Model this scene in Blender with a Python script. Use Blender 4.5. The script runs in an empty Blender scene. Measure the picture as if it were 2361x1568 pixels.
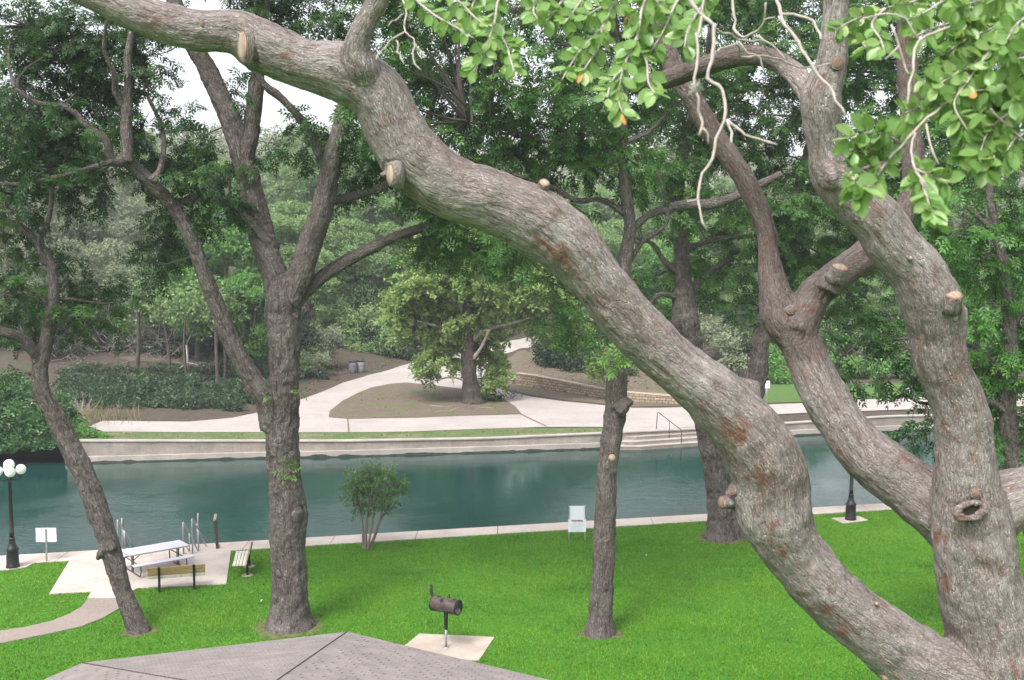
import bpy, math, random
import numpy as np
from mathutils import Vector, Matrix, noise as mnoise
rng = np.random.default_rng(7); random.seed(7)
C = bpy.context.scene.collection
PI = math.pi
# ------------------------------------------------------------------ camera model (pixels of a 2361 x 1568 view)
F, CU, CV, HOR, H = 2600.0, 1180.5, 784.0, 560.0, 11.0
PITCH = math.atan((CV - HOR) / F)
EYE = np.array([0.0, 0.0, H])
FWD = np.array([0, math.cos(PITCH), -math.sin(PITCH)]); UPV = np.array([0, math.sin(PITCH), math.cos(PITCH)])
def ray(u, v):
    return np.array([(u - CU) / F, 0, 0]) + UPV * ((CV - v) / F) + FWD
def at(u, v, y):
    d = ray(u, v); return EYE + d * (y / d[1])
def gnd(u, v, z=0.0):
    d = ray(u, v); return EYE + d * ((z - H) / d[2])
def project(P):
    D = P - EYE; w = D @ FWD
    return CU + F * D[:, 0] / w, CV - F * (D @ UPV) / w, w
# ------------------------------------------------------------------ numpy noise
def _h(i, j, k, s):
    n = (i * 374761393 + j * 668265263 + k * 2147483647 + s * 1274126177) & 0xFFFFFFFF
    n = ((n ^ (n >> 13)) * 1274126177) & 0xFFFFFFFF
    return ((n ^ (n >> 16)) & 0xFFFF) / 65535.0
def vnoise(P, s=0):
    P = np.asarray(P, float); I = np.floor(P).astype(np.int64); f = P - I; f = f * f * f * (f * (f * 6 - 15) + 10)
    x, y, z = I[:, 0], I[:, 1], I[:, 2]; fx, fy, fz = f[:, 0], f[:, 1], f[:, 2]
    def l(a, b, t): return a + (b - a) * t
    return l(l(l(_h(x, y, z, s), _h(x+1, y, z, s), fx), l(_h(x, y+1, z, s), _h(x+1, y+1, z, s), fx), fy),
             l(l(_h(x, y, z+1, s), _h(x+1, y, z+1, s), fx), l(_h(x, y+1, z+1, s), _h(x+1, y+1, z+1, s), fx), fy), fz)
def fbm(P, o=3, s=0):
    r = 0; a = .5; P = np.asarray(P, float)
    for k in range(o): r = r + a * vnoise(P, s + k); P = P * 2.03; a *= .5
    return r / (1 - .5 ** o)
def unit(v):
    v = np.asarray(v, float); return v / np.maximum(np.linalg.norm(v, axis=-1, keepdims=True), 1e-9)
# ------------------------------------------------------------------ meshes and objects
def raw_mesh(name, V, F4, tint=None, smooth=False):
    V = np.asarray(V, np.float32); F4 = np.asarray(F4, np.int32); n, k = F4.shape
    me = bpy.data.meshes.new(name)
    me.vertices.add(len(V)); me.vertices.foreach_set('co', V.ravel())
    me.loops.add(n * k); me.loops.foreach_set('vertex_index', F4.ravel())
    me.polygons.add(n); me.polygons.foreach_set('loop_start', np.arange(0, n * k, k, dtype=np.int32))
    if tint is not None:
        a = me.attributes.new('tint', 'FLOAT', 'FACE'); a.data.foreach_set('value', np.asarray(tint, np.float32))
    me.update(calc_edges=True)
    me.polygons.foreach_set('use_smooth', np.full(n, smooth, bool))
    return me
def link(name, me, mat=None, parent=None):
    o = bpy.data.objects.new(name, me); C.objects.link(o)
    if mat is not None and me is not None:
        me.materials.clear(); me.materials.append(mat)
    if parent is not None: o.parent = parent
    return o
def tag(o, label, cat, group=None, kind=None):
    o['label'] = label; o['category'] = cat
    if group: o['group'] = group
    if kind: o['kind'] = kind
    return o
def thing(name, label, cat, loc=(0, 0, 0), rz=0.0, group=None):
    o = bpy.data.objects.new(name, None); C.objects.link(o); o.location = loc; o.rotation_euler = (0, 0, rz)
    o.empty_display_size = .2
    return tag(o, label, cat, group)
def struct(o): o['kind'] = 'structure'; return o
def copy_tree(o, parent=None):
    c = o.copy(); C.objects.link(c)
    if parent is not None: c.parent = parent
    for ch in list(o.children): copy_tree(ch, c)
    return c
class MB:
    "collects boxes, prisms, tubes and lathes into one mesh"
    def __init__(s): s.v = []; s.f = []; s.sm = []
    def add(s, V, Fs, smooth=False):
        b = len(s.v); s.v += [tuple(map(float, p)) for p in V]
        s.f += [tuple(b + i for i in f) for f in Fs]; s.sm += [smooth] * len(Fs); return s
    def box(s, c, d, R=None, bev=0.0):
        c = Vector(c); hx, hy, hz = d[0] / 2, d[1] / 2, d[2] / 2
        if bev > 0:
            b = min(bev, hx * .9, hy * .9, hz * .9)
            pr = []
            for sz, ins in ((-hz, b), (-hz + b, 0), (hz - b, 0), (hz, b)):
                x, y = hx - ins, hy - ins
                pr.append([(-x + b, -y, sz), (x - b, -y, sz), (x, -y + b, sz), (x, y - b, sz), (x - b, y, sz), (-x + b, y, sz), (-x, y - b, sz), (-x, -y + b, sz)])
            V = [p for r in pr for p in r]; Fs = [tuple(range(7, -1, -1)), tuple(range(24, 32))]
            for k in range(3):
                for i in range(8): j = (i + 1) % 8; Fs.append((k*8+i, k*8+j, k*8+8+j, k*8+8+i))
        else:
            V = [(x, y, z) for z in (-hz, hz) for x, y in ((-hx, -hy), (hx, -hy), (hx, hy), (-hx, hy))]
            Fs = [(3, 2, 1, 0), (4, 5, 6, 7), (0, 1, 5, 4), (1, 2, 6, 5), (2, 3, 7, 6), (3, 0, 4, 7)]
        V = [Vector(p) for p in V]
        if R is not None: V = [R @ p for p in V]
        return s.add([p + c for p in V], Fs)
    def prism(s, poly, z0, z1):
        a = sum(poly[i][0]*poly[(i+1) % len(poly)][1] - poly[(i+1) % len(poly)][0]*poly[i][1] for i in range(len(poly)))
        if a < 0: poly = poly[::-1]
        n = len(poly); V = [(p[0], p[1], z0) for p in poly] + [(p[0], p[1], z1) for p in poly]
        return s.add(V, [tuple(range(n-1, -1, -1)), tuple(range(n, 2*n))] + [(i, (i+1) % n, n+(i+1) % n, n+i) for i in range(n)])
    def tube(s, P, r, n=10, cap=True):
        P = [Vector(p) for p in P]; R = r if hasattr(r, '__len__') else [r] * len(P)
        V = []; Fs = []; up = None
        for i, p in enumerate(P):
            t = ((P[min(i+1, len(P)-1)] - P[max(i-1, 0)])).normalized()
            if up is None: up = t.orthogonal().normalized()
            up = (up - t * up.dot(t)).normalized(); b = t.cross(up)
            V += [p + (up * math.cos(2*PI*k/n) + b * math.sin(2*PI*k/n)) * R[i] for k in range(n)]
        for i in range(len(P) - 1):
            for k in range(n): Fs.append((i*n+k, i*n+(k+1) % n, (i+1)*n+(k+1) % n, (i+1)*n+k))
        s.add(V, Fs, True)
        if cap:
            b = len(s.v) - len(V); s.f += [tuple(b+k for k in range(n-1, -1, -1)), tuple(b+(len(P)-1)*n+k for k in range(n))]; s.sm += [False, False]
        return s
    def lathe(s, prof, c=(0, 0, 0), n=20, R=None):
        c = Vector(c); V = []; Fs = []
        for r, z in prof: V += [Vector((r*math.cos(2*PI*k/n), r*math.sin(2*PI*k/n), z)) for k in range(n)]
        for i in range(len(prof) - 1):
            for k in range(n): Fs.append((i*n+k, i*n+(k+1) % n, (i+1)*n+(k+1) % n, (i+1)*n+k))
        if R is not None: V = [R @ p for p in V]
        s.add([p + c for p in V], Fs, True)
        b = len(s.v) - len(V)
        if prof[0][0] > 1e-4: s.f.append(tuple(b+k for k in range(n-1, -1, -1))); s.sm.append(False)
        if prof[-1][0] > 1e-4: s.f.append(tuple(b+(len(prof)-1)*n+k for k in range(n))); s.sm.append(False)
        return s
    def build(s, name, mat, parent=None):
        me = bpy.data.meshes.new(name); me.from_pydata(s.v, [], s.f); me.update()
        me.polygons.foreach_set('use_smooth', s.sm)
        return link(name, me, mat, parent)
# ------------------------------------------------------------------ materials
def _nt(name):
    m = bpy.data.materials.new(name); m.use_nodes = True; nt = m.node_tree; nt.nodes.clear()
    out = nt.nodes.new('ShaderNodeOutputMaterial'); return m, nt, out
def N(nt, t, **kw):
    n = nt.nodes.new(t)
    for k, v in kw.items():
        if k in n.inputs.keys(): n.inputs[k].default_value = v
        else: setattr(n, k, v)
    return n
def ramp(nt, src, stops, interp='LINEAR'):
    r = nt.nodes.new('ShaderNodeValToRGB'); e = r.color_ramp.elements; r.color_ramp.interpolation = interp
    while len(e) < len(stops): e.new(.5)
    for k, (p, c) in enumerate(stops): e[k].position = p; e[k].color = (*c, 1) if len(c) == 3 else c
    nt.links.new(src, r.inputs[0]); return r.outputs[0]
def mixc(nt, fac, a, b, mode='MIX'):
    m = nt.nodes.new('ShaderNodeMix'); m.data_type = 'RGBA'; m.blend_type = mode
    for sock, val in ((m.inputs[0], fac), (m.inputs[6], a), (m.inputs[7], b)):
        if hasattr(val, 'is_linked') or hasattr(val, 'links'): nt.links.new(val, sock)
        else: sock.default_value = val if not isinstance(val, tuple) else (*val, 1)[:4]
    return m.outputs[2]
def tex(nt, kind, vec, scale, **kw):
    t = nt.nodes.new(kind); t.inputs['Scale'].default_value = scale
    for k, v in kw.items():
        if k in t.inputs.keys(): t.inputs[k].default_value = v
        else: setattr(t, k, v)
    if vec is not None: nt.links.new(vec, t.inputs['Vector'])
    return t
def mapping(nt, vec, sc=(1, 1, 1), rot=(0, 0, 0)):
    m = nt.nodes.new('ShaderNodeMapping'); m.inputs['Scale'].default_value = sc; m.inputs['Rotation'].default_value = rot
    nt.links.new(vec, m.inputs['Vector']); return m.outputs[0]
def coords(nt, which='Object'):
    return nt.nodes.new('ShaderNodeTexCoord').outputs[which]
def geom_pos(nt): return nt.nodes.new('ShaderNodeNewGeometry').outputs['Position']
def bump(nt, height, strength=.3, dist=.02):
    b = nt.nodes.new('ShaderNodeBump'); b.inputs['Strength'].default_value = strength; b.inputs['Distance'].default_value = dist
    nt.links.new(height, b.inputs['Height']); return b.outputs[0]
def bsdf(nt, out, col, rough=.7, nrm=None, metal=0.0, spec=.4):
    p = nt.nodes.new('ShaderNodeBsdfPrincipled')
    if isinstance(col, tuple): p.inputs['Base Color'].default_value = (*col, 1)
    else: nt.links.new(col, p.inputs['Base Color'])
    if isinstance(rough, (int, float)): p.inputs['Roughness'].default_value = rough
    else: nt.links.new(rough, p.inputs['Roughness'])
    p.inputs['Metallic'].default_value = metal; p.inputs['Specular IOR Level'].default_value = spec
    if nrm is not None: nt.links.new(nrm, p.inputs['Normal'])
    nt.links.new(p.outputs[0], out.inputs['Surface']); return p
def m_plain(name, col, rough=.6, metal=0.0, var=.15, scale=8.0, bmp=.15, dirt=None):
    m, nt, out = _nt(name); v = coords(nt)
    n = tex(nt, 'ShaderNodeTexNoise', v, scale, Detail=5.0)
    lo = tuple(c * (1 - var) for c in col); hi = tuple(min(1, c * (1 + var)) for c in col)
    c = ramp(nt, n.outputs[0], [(.3, lo), (.7, hi)])
    if dirt:
        d = tex(nt, 'ShaderNodeTexNoise', v, scale * .45, Detail=6.0)
        f = ramp(nt, d.outputs[0], [(.52, (0, 0, 0)), (.68, (1, 1, 1))]); c = mixc(nt, f, c, dirt)
    bsdf(nt, out, c, rough, bump(nt, n.outputs[0], bmp, .01), metal); return m
def m_concrete(name, col, stain, joints=None, scale=1.0, pebble=0.0):
    m, nt, out = _nt(name); v = geom_pos(nt)
    n1 = tex(nt, 'ShaderNodeTexNoise', v, .7 * scale, Detail=6.0, Roughness=.65)
    n2 = tex(nt, 'ShaderNodeTexNoise', v, 9 * scale, Detail=4.0)
    n3 = tex(nt, 'ShaderNodeTexNoise', v, 60 * scale, Detail=2.0)
    c = ramp(nt, n1.outputs[0], [(.30, tuple(x * .8 for x in stain)), (.44, stain), (.60, col)])
    c = mixc(nt, .35, c, ramp(nt, n2.outputs[0], [(.3, tuple(x * .72 for x in col)), (.7, tuple(min(1, x * 1.12) for x in col))]))
    c = mixc(nt, .25 + pebble * .5, c, ramp(nt, n3.outputs[0], [(.35, tuple(x * .5 for x in col)), (.65, tuple(min(1, x * 1.3) for x in col))]))
    sp = tex(nt, 'ShaderNodeTexVoronoi', v, 2.2 * scale)
    f = ramp(nt, sp.outputs['Distance'], [(.03, (1, 1, 1)), (.055, (0, 0, 0))]); c = mixc(nt, f, c, tuple(x * .45 for x in stain))
    bsdf(nt, out, c, .85, bump(nt, n3.outputs[0], .3, .006)); return m
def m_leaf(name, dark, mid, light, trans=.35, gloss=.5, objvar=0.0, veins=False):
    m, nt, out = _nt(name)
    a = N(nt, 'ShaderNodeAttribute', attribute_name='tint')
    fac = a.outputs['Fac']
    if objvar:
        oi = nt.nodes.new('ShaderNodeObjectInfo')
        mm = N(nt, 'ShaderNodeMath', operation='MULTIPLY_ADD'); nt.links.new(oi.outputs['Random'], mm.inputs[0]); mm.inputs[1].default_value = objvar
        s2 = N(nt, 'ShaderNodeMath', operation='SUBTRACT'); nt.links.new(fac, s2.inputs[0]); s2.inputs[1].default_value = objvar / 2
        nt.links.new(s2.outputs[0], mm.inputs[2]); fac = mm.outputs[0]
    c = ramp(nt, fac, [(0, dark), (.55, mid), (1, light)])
    p = nt.nodes.new('ShaderNodeBsdfPrincipled'); nt.links.new(c, p.inputs['Base Color'])
    p.inputs['Roughness'].default_value = gloss; p.inputs['Specular IOR Level'].default_value = .35
    t = nt.nodes.new('ShaderNodeBsdfTranslucent')
    h = N(nt, 'ShaderNodeHueSaturation'); h.inputs['Saturation'].default_value = 1.1; h.inputs['Value'].default_value = 1.3; h.inputs['Hue'].default_value = .485
    nt.links.new(c, h.inputs['Color']); nt.links.new(h.outputs[0], t.inputs[0])
    x = nt.nodes.new('ShaderNodeMixShader'); x.inputs[0].default_value = trans
    nt.links.new(p.outputs[0], x.inputs[1]); nt.links.new(t.outputs[0], x.inputs[2]); nt.links.new(x.outputs[0], out.inputs['Surface'])
    return m
def m_bark(name, base, dark, pale, rust, scale=1.0, rustlo=.66, strength=.6, lichen=.62, fine=1.0):
    m, nt, out = _nt(name)
    a = N(nt, 'ShaderNodeAttribute', attribute_name='bark').outputs['Vector']
    v1 = mapping(nt, a, (24 * scale * fine, 24 * scale * fine, 5.0 * scale * fine))
    n1 = tex(nt, 'ShaderNodeTexNoise', v1, 1.0, Detail=6.0, Roughness=.62, Distortion=.5)
    v2 = mapping(nt, a, (52 * scale * fine, 52 * scale * fine, 10.5 * scale * fine))
    vo = tex(nt, 'ShaderNodeTexVoronoi', v2, 1.0, feature='DISTANCE_TO_EDGE')
    v3 = mapping(nt, a, (110 * scale, 110 * scale, 42 * scale))
    n3 = tex(nt, 'ShaderNodeTexNoise', v3, 1.0, Detail=4.0, Roughness=.7)
    n4 = tex(nt, 'ShaderNodeTexNoise', mapping(nt, a, (3.2 * scale, 3.2 * scale, 1.7 * scale)), 1.0, Detail=5.0, Roughness=.7)
    n5 = tex(nt, 'ShaderNodeTexNoise', mapping(nt, a, (14 * scale, 14 * scale, 6 * scale)), 1.0, Detail=7.0, Roughness=.75)
    furrow = ramp(nt, n1.outputs[0], [(.36, (0, 0, 0)), (.52, (1, 1, 1))])
    crack = ramp(nt, vo.outputs[0], [(.0, (0, 0, 0)), (.11, (1, 1, 1))])
    hgt = mixc(nt, .5, furrow, crack, 'MULTIPLY'); hgt = mixc(nt, .35, hgt, n3.outputs[0])
    c = ramp(nt, n3.outputs[0], [(.3, tuple(x * .72 for x in base)), (.5, base), (.72, pale)])
    n7 = tex(nt, 'ShaderNodeTexNoise', mapping(nt, a, (2.1 * scale, 2.1 * scale, 1.3 * scale), (.4, .2, 0)), 1.0, Detail=4.0, Roughness=.65)
    c = mixc(nt, ramp(nt, n7.outputs[0], [(.48, (0, 0, 0)), (.66, (.75, .75, .75))]), c, tuple(x * k for x, k in zip(base, (.62, .55, .52))))
    c = mixc(nt, ramp(nt, n4.outputs[0], [(lichen - .06, (0, 0, 0)), (lichen + .1, (.7, .7, .7))]), c, pale)
    n6 = tex(nt, 'ShaderNodeTexNoise', mapping(nt, a, (75 * scale, 75 * scale, 34 * scale)), 1.0, Detail=3.0, Roughness=.6)
    c = mixc(nt, ramp(nt, n6.outputs[0], [(.60, (0, 0, 0)), (.68, (.8, .8, .8))]), c, tuple(min(1, x * 1.25) for x in pale))
    c = mixc(nt, ramp(nt, hgt, [(.10, (.85, .85, .85)), (.42, (0, 0, 0))]), c, dark)
    shade_wear = N(nt, 'ShaderNodeAttribute', attribute_name='weathered').outputs['Fac']
    c = mixc(nt, shade_wear, c, mixc(nt, 1.0, c, (.50, .47, .45), 'MULTIPLY'))  # darkens masked limbs: painted-in shade together with weathered bark colour
    ra = N(nt, 'ShaderNodeAttribute', attribute_name='rust').outputs['Fac']
    ad = N(nt, 'ShaderNodeMath', operation='MULTIPLY_ADD'); nt.links.new(ra, ad.inputs[0]); ad.inputs[1].default_value = .22; nt.links.new(n5.outputs[0], ad.inputs[2])
    rf = ramp(nt, ad.outputs[0], [(rustlo, (0, 0, 0)), (rustlo + .12, (.85, .85, .85))])
    c = mixc(nt, mixc(nt, .55, rf, furrow, 'MULTIPLY'), c, rust)
    bsdf(nt, out, c, .9, bump(nt, hgt, strength, .03 / scale), 0, .15); return m
# ------------------------------------------------------------------ leaf clouds
def kite(base, axis, L, W, sag=0.0):
    ax = np.array([axis[0], axis[1], 0.0]); ax /= np.linalg.norm(ax); sd = np.array([-ax[1], ax[0], 0])
    b = np.array([base[0], base[1], 0.0])
    return [b, b + ax * L * .45 + sd * W / 2 - [0, 0, sag * .3], b + ax * L - [0, 0, sag], b + ax * L * .45 - sd * W / 2 - [0, 0, sag * .3]]
def tpl_pinnate(pairs=3, L=.46, W=.17):
    V = []
    for i in range(pairs):
        y = .22 + .62 * i / (pairs - 1)
        for s in (-1, 1): V += kite((0, y - .08 * (s > 0)), (s * .82, .57), L * (.8 + .25 * math.sin(i + 1)), W, .10)
    V += kite((0, .84), (0.05, 1), L, W, .06)
    V = np.array(V); V[:, 2] -= .16 * V[:, 1] ** 2
    return V, np.arange(len(V)).reshape(-1, 4)
def tpl_clump(k, seed, L=.55, W=.42):
    r = np.random.default_rng(seed); V = []
    for i in range(k):
        q = np.array(kite((0, 0), (0, 1), L * r.uniform(.7, 1.2), W * r.uniform(.7, 1.2), .08))
        a, b = r.uniform(0, 2 * PI), r.uniform(-.9, .9)
        Rz = np.array([[math.cos(a), -math.sin(a), 0], [math.sin(a), math.cos(a), 0], [0, 0, 1]])
        Rx = np.array([[1, 0, 0], [0, math.cos(b), -math.sin(b)], [0, math.sin(b), math.cos(b)]])
        V.append(q @ Rx.T @ Rz.T + r.uniform(-.42, .42, 3))
    V = np.concatenate(V); return V, np.arange(len(V)).reshape(-1, 4)
def tpl_oval():
    V = []
    for j, (y, w) in enumerate(((0, .02), (.18, .22), (.45, .31), (.75, .26), (1.0, .03))):
        for x in (-1, 0, 1): V.append((x * w, y, .07 * abs(x) - .14 * (y - .3) ** 2))
    Fs = [(j*3+i, j*3+i+1, j*3+i+4, j*3+i+3) for j in range(4) for i in range(2)]
    return np.array(V), np.array(Fs)
def leaf_mesh(name, P, A, Nn, S, tpl, tint, smooth=False):
    TV, TF = tpl; A = unit(A); B = unit(np.cross(A, Nn)); Nn = np.cross(B, A); n, k = len(P), len(TV)
    V = P[:, None] + S[:, None, None] * (TV[None, :, 0:1] * B[:, None] + TV[None, :, 1:2] * A[:, None] + TV[None, :, 2:3] * Nn[:, None])
    Fs = (TF[None] + (np.arange(n) * k)[:, None, None]).reshape(-1, 4)
    t = np.repeat(tint, len(TF)) + rng.normal(0, .05, n * len(TF))
    return raw_mesh(name, V.reshape(-1, 3), Fs, np.clip(t, 0, 1), smooth)
def rdir(n):
    return unit(rng.normal(size=(n, 3)))
def sprays(S, D, L, m, size, droop=.35):
    """S spray bases, D directions, L lengths; m leaves along each, alternating sides, drooping -> P, A, N, size"""
    n = len(S); t = np.tile(np.linspace(.12, 1.0, m), n) + rng.uniform(-.04, .04, n * m); i = np.repeat(np.arange(n), m)
    side = unit(np.cross(D, np.array([0, 0, 1.0]) + rng.normal(0, .15, (n, 3))))
    sgn = np.tile(np.where(np.arange(m) % 2, 1, -1), n)[:, None]
    P = S[i] + D[i] * (L[i] * t)[:, None] - np.array([0, 0, 1.0]) * (droop * L[i] * t * t)[:, None] + rng.normal(0, .03, (n * m, 3))
    A = unit(D[i] * .7 + side[i] * sgn * .75 + rng.normal(0, .35, (n * m, 3)) - np.array([0, 0, .45]))
    Nn = unit(np.array([0, 0, 1.0]) + rng.normal(0, .55, (n * m, 3)))
    return P, A, Nn, size * rng.uniform(.7, 1.25, n * m)
def tubes_np(P0, P1, r0, r1, sag=.1, n=4, seg=3):
    "many thin curved tubes as quads"
    k = len(P0); ts = np.linspace(0, 1, seg + 1); mid = rng.normal(0, 1, (k, 3)) * (np.linalg.norm(P1 - P0, axis=1) * sag)[:, None]
    rings = []
    d = unit(P1 - P0); u = unit(np.cross(d, np.array([.31, .22, .93]))); w = np.cross(d, u)
    for t in ts:
        c = P0 + (P1 - P0) * t + mid * (4 * t * (1 - t)); r = r0 + (r1 - r0) * t
        a = np.arange(n) * 2 * PI / n
        rings.append(c[:, None] + np.reshape(r, (-1, 1, 1)) * (u[:, None] * np.cos(a)[None, :, None] + w[:, None] * np.sin(a)[None, :, None]))
    V = np.stack(rings, 1).reshape(k, -1, 3); q = []
    for s in range(seg):
        for i in range(n): q.append((s*n+i, s*n+(i+1) % n, (s+1)*n+(i+1) % n, (s+1)*n+i))
    q = np.array(q); Fs = (q[None] + (np.arange(k) * V.shape[1])[:, None, None]).reshape(-1, 4)
    return V.reshape(-1, 3), Fs
# ------------------------------------------------------------------ limbs: traced tubes, fused by a voxel remesh, then barked
def catmull(pts, step):
    P = np.array(pts, float); out = []
    P = np.vstack([2 * P[0] - P[1], P, 2 * P[-1] - P[-2]])
    for i in range(1, len(P) - 2):
        p0, p1, p2, p3 = P[i-1], P[i], P[i+1], P[i+2]
        n = max(2, int(np.linalg.norm(p2[:3] - p1[:3]) / step))
        for t in np.arange(n) / n:
            out.append(.5 * ((2*p1) + (-p0+p2)*t + (2*p0-5*p1+4*p2-p3)*t*t + (-p0+3*p1-3*p2+p3)*t**3))
    out.append(P[-2]); return np.array(out)
def trace(pts, y0, y1=None):
    "[(u, v, width px[, y])] -> world x, y, z, radius along a limb whose distance runs from y0 to y1"
    y1 = y0 if y1 is None else y1; out = []
    for i, p in enumerate(pts):
        y = p[3] if len(p) > 3 else y0 + (y1 - y0) * i / max(1, len(pts) - 1)
        q = at(p[0], p[1], y); w = (q - EYE) @ FWD
        out.append((*q, p[2] * .5 * w / F))
    return out
class Skel: pass
def limbs(name, branches, voxel, mat, parent=None, origin=(0, 0, 0), furrow=.012, fscale=1.0, lump=.03, rusts=(), smooth=6, nsec=20, weathered=()):
    step = voxel * 1.5; mb = MB(); smp = []; tan = []; rad = []; alo = []
    for br in branches:
        S = catmull(br, max(step, .02)); mb.tube([tuple(p[:3]) for p in S], [max(p[3], voxel * .8) for p in S], nsec)
        T = unit(np.gradient(S[:, :3], axis=0)); L = np.concatenate([[0], np.cumsum(np.linalg.norm(np.diff(S[:, :3], axis=0), axis=1))])
        smp.append(S[:, :3]); rad.append(S[:, 3]); tan.append(T); alo.append(L)
    me = bpy.data.meshes.new('raw'); me.from_pydata(mb.v, [], mb.f); ob = bpy.data.objects.new('raw', me); C.objects.link(ob)
    md = ob.modifiers.new('r', 'REMESH'); md.mode = 'VOXEL'; md.voxel_size = voxel
    sm = ob.modifiers.new('s', 'SMOOTH'); sm.factor = .5; sm.iterations = smooth
    dg = bpy.context.evaluated_depsgraph_get(); dg.update()
    m2 = bpy.data.meshes.new_from_object(ob.evaluated_get(dg)); bpy.data.objects.remove(ob)
    n = len(m2.vertices); V = np.empty(n * 3, np.float32); m2.vertices.foreach_get('co', V); V = V.reshape(-1, 3).astype(float)
    nr = np.empty(n * 3, np.float32); m2.vertices.foreach_get('normal', nr); nr = nr.reshape(-1, 3)
    S, R, T, L = np.concatenate(smp), np.concatenate(rad), np.concatenate(tan), np.concatenate(alo)
    idx = np.empty(n, int)
    for a in range(0, n, 4000):
        d = np.linalg.norm(V[a:a+4000, None] - S[None], axis=2) - R[None]; idx[a:a+4000] = d.argmin(1)
    rel = V - S[idx]; ta = T[idx]; al = (rel * ta).sum(1); per = rel - ta * al[:, None]; along = al + L[idx]
    # two perpendicular coordinates in a frame that changes slowly
    e1 = unit(np.cross(ta, np.array([.17, .98, .1]))); e2 = np.cross(ta, e1)
    bk = np.stack([(per * e1).sum(1), (per * e2).sum(1), along], 1)
    q = bk * np.array([16, 16, 3.4]) * fscale
    rg = 1 - np.abs(2 * fbm(q + 2.0 * fbm(q * .35, 2, 9)[:, None], 3, 3) - 1)
    r_ = R[idx]
    disp = furrow * (rg - .75) * 2 + lump * np.minimum(r_ / .25, 1.6) * (fbm(V * 3.1, 3, 5) - .5) * 2 + furrow * .8 * (vnoise(V * 23 * fscale, 8) - .5) + lump * .45 * np.minimum(r_ / .25, 1.3) * (fbm(V * 9.5, 2, 12) - .5) * 2
    disp *= np.clip(r_ / .06, .15, 1)
    V = V + nr * disp[:, None]
    m2.vertices.foreach_set('co', (V - np.array(origin)).astype(np.float32).ravel())
    at_ = m2.attributes.new('bark', 'FLOAT_VECTOR', 'POINT'); at_.data.foreach_set('vector', bk.astype(np.float32).ravel())
    ru = np.zeros(n)
    for (p, rr) in rusts: ru += np.exp(-(np.linalg.norm(V - np.array(p), axis=1) / rr) ** 2)
    ar = m2.attributes.new('rust', 'FLOAT', 'POINT'); ar.data.foreach_set('value', np.clip(ru, 0, 1).astype(np.float32))
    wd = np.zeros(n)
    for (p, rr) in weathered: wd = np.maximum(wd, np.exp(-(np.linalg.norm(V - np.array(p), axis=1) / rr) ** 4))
    shade_wear_attr = m2.attributes.new('weathered', 'FLOAT', 'POINT'); shade_wear_attr.data.foreach_set('value', wd.astype(np.float32))  # mask near the given limb points, for painted shade plus weathering
    m2.polygons.foreach_set('use_smooth', np.ones(len(m2.polygons), bool)); m2.update()
    o = link(name, m2, mat, parent); sk = Skel(); sk.S, sk.R, sk.T = S, R, T
    return o, sk
EXPOSURE = 1.0
HAZE = 0.0005
# ------------------------------------------------------------------ light, sky, camera
sc = bpy.context.scene
w = bpy.data.worlds.new("World"); sc.world = w; w.use_nodes = True
nt = w.node_tree; nt.nodes.clear()
SUN = Vector((-.35, -.62, 1.05)).normalized()
sky = nt.nodes.new('ShaderNodeTexSky'); sky.sky_type = 'NISHITA'; sky.sun_disc = False
sky.sun_elevation = math.asin(SUN.z); sky.sun_rotation = math.atan2(SUN.x, SUN.y)
sky.air_density = 1.0; sky.dust_density = 4.0; sky.ozone_density = 1.0
hs = nt.nodes.new('ShaderNodeHueSaturation'); hs.inputs['Saturation'].default_value = .22; hs.inputs['Value'].default_value = 1.28
bg = nt.nodes.new('ShaderNodeBackground'); bg.inputs[1].default_value = .15
wo = nt.nodes.new('ShaderNodeOutputWorld')
nt.links.new(sky.outputs[0], hs.inputs['Color']); nt.links.new(hs.outputs[0], bg.inputs[0]); nt.links.new(bg.outputs[0], wo.inputs[0])
sl = bpy.data.lights.new('sun', 'SUN'); sl.energy = 1.6; sl.angle = math.radians(14); sl.color = (1, .965, .91)
so = bpy.data.objects.new('sun', sl); C.objects.link(so); so.rotation_euler = SUN.to_track_quat('Z', 'Y').to_euler(); so.location = (0, 0, 60)
cam = bpy.data.cameras.new('camera'); co = bpy.data.objects.new('camera', cam); C.objects.link(co)
cam.sensor_width = 36; cam.lens = 36 * F / 2361; cam.clip_start = .1; cam.clip_end = 4000
co.location = (0, 0, H); co.rotation_euler = (PI / 2 - PITCH, 0, 0); sc.camera = co
cam.dof.use_dof = True; cam.dof.focus_distance = 14.0; cam.dof.aperture_fstop = 8.0
sc.view_settings.view_transform = 'Standard'; sc.view_settings.look = 'None'; sc.view_settings.gamma = 1; sc.view_settings.exposure = EXPOSURE
sc.cycles.max_bounces = 6; sc.cycles.diffuse_bounces = 3; sc.cycles.glossy_bounces = 2; sc.cycles.transmission_bounces = 3; sc.cycles.transparent_max_bounces = 4
sc.cycles.caustics_reflective = False; sc.cycles.caustics_refractive = False; sc.cycles.sample_clamp_indirect = 6; sc.cycles.volume_bounces = 0
sc.cycles.use_denoising = True

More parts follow.
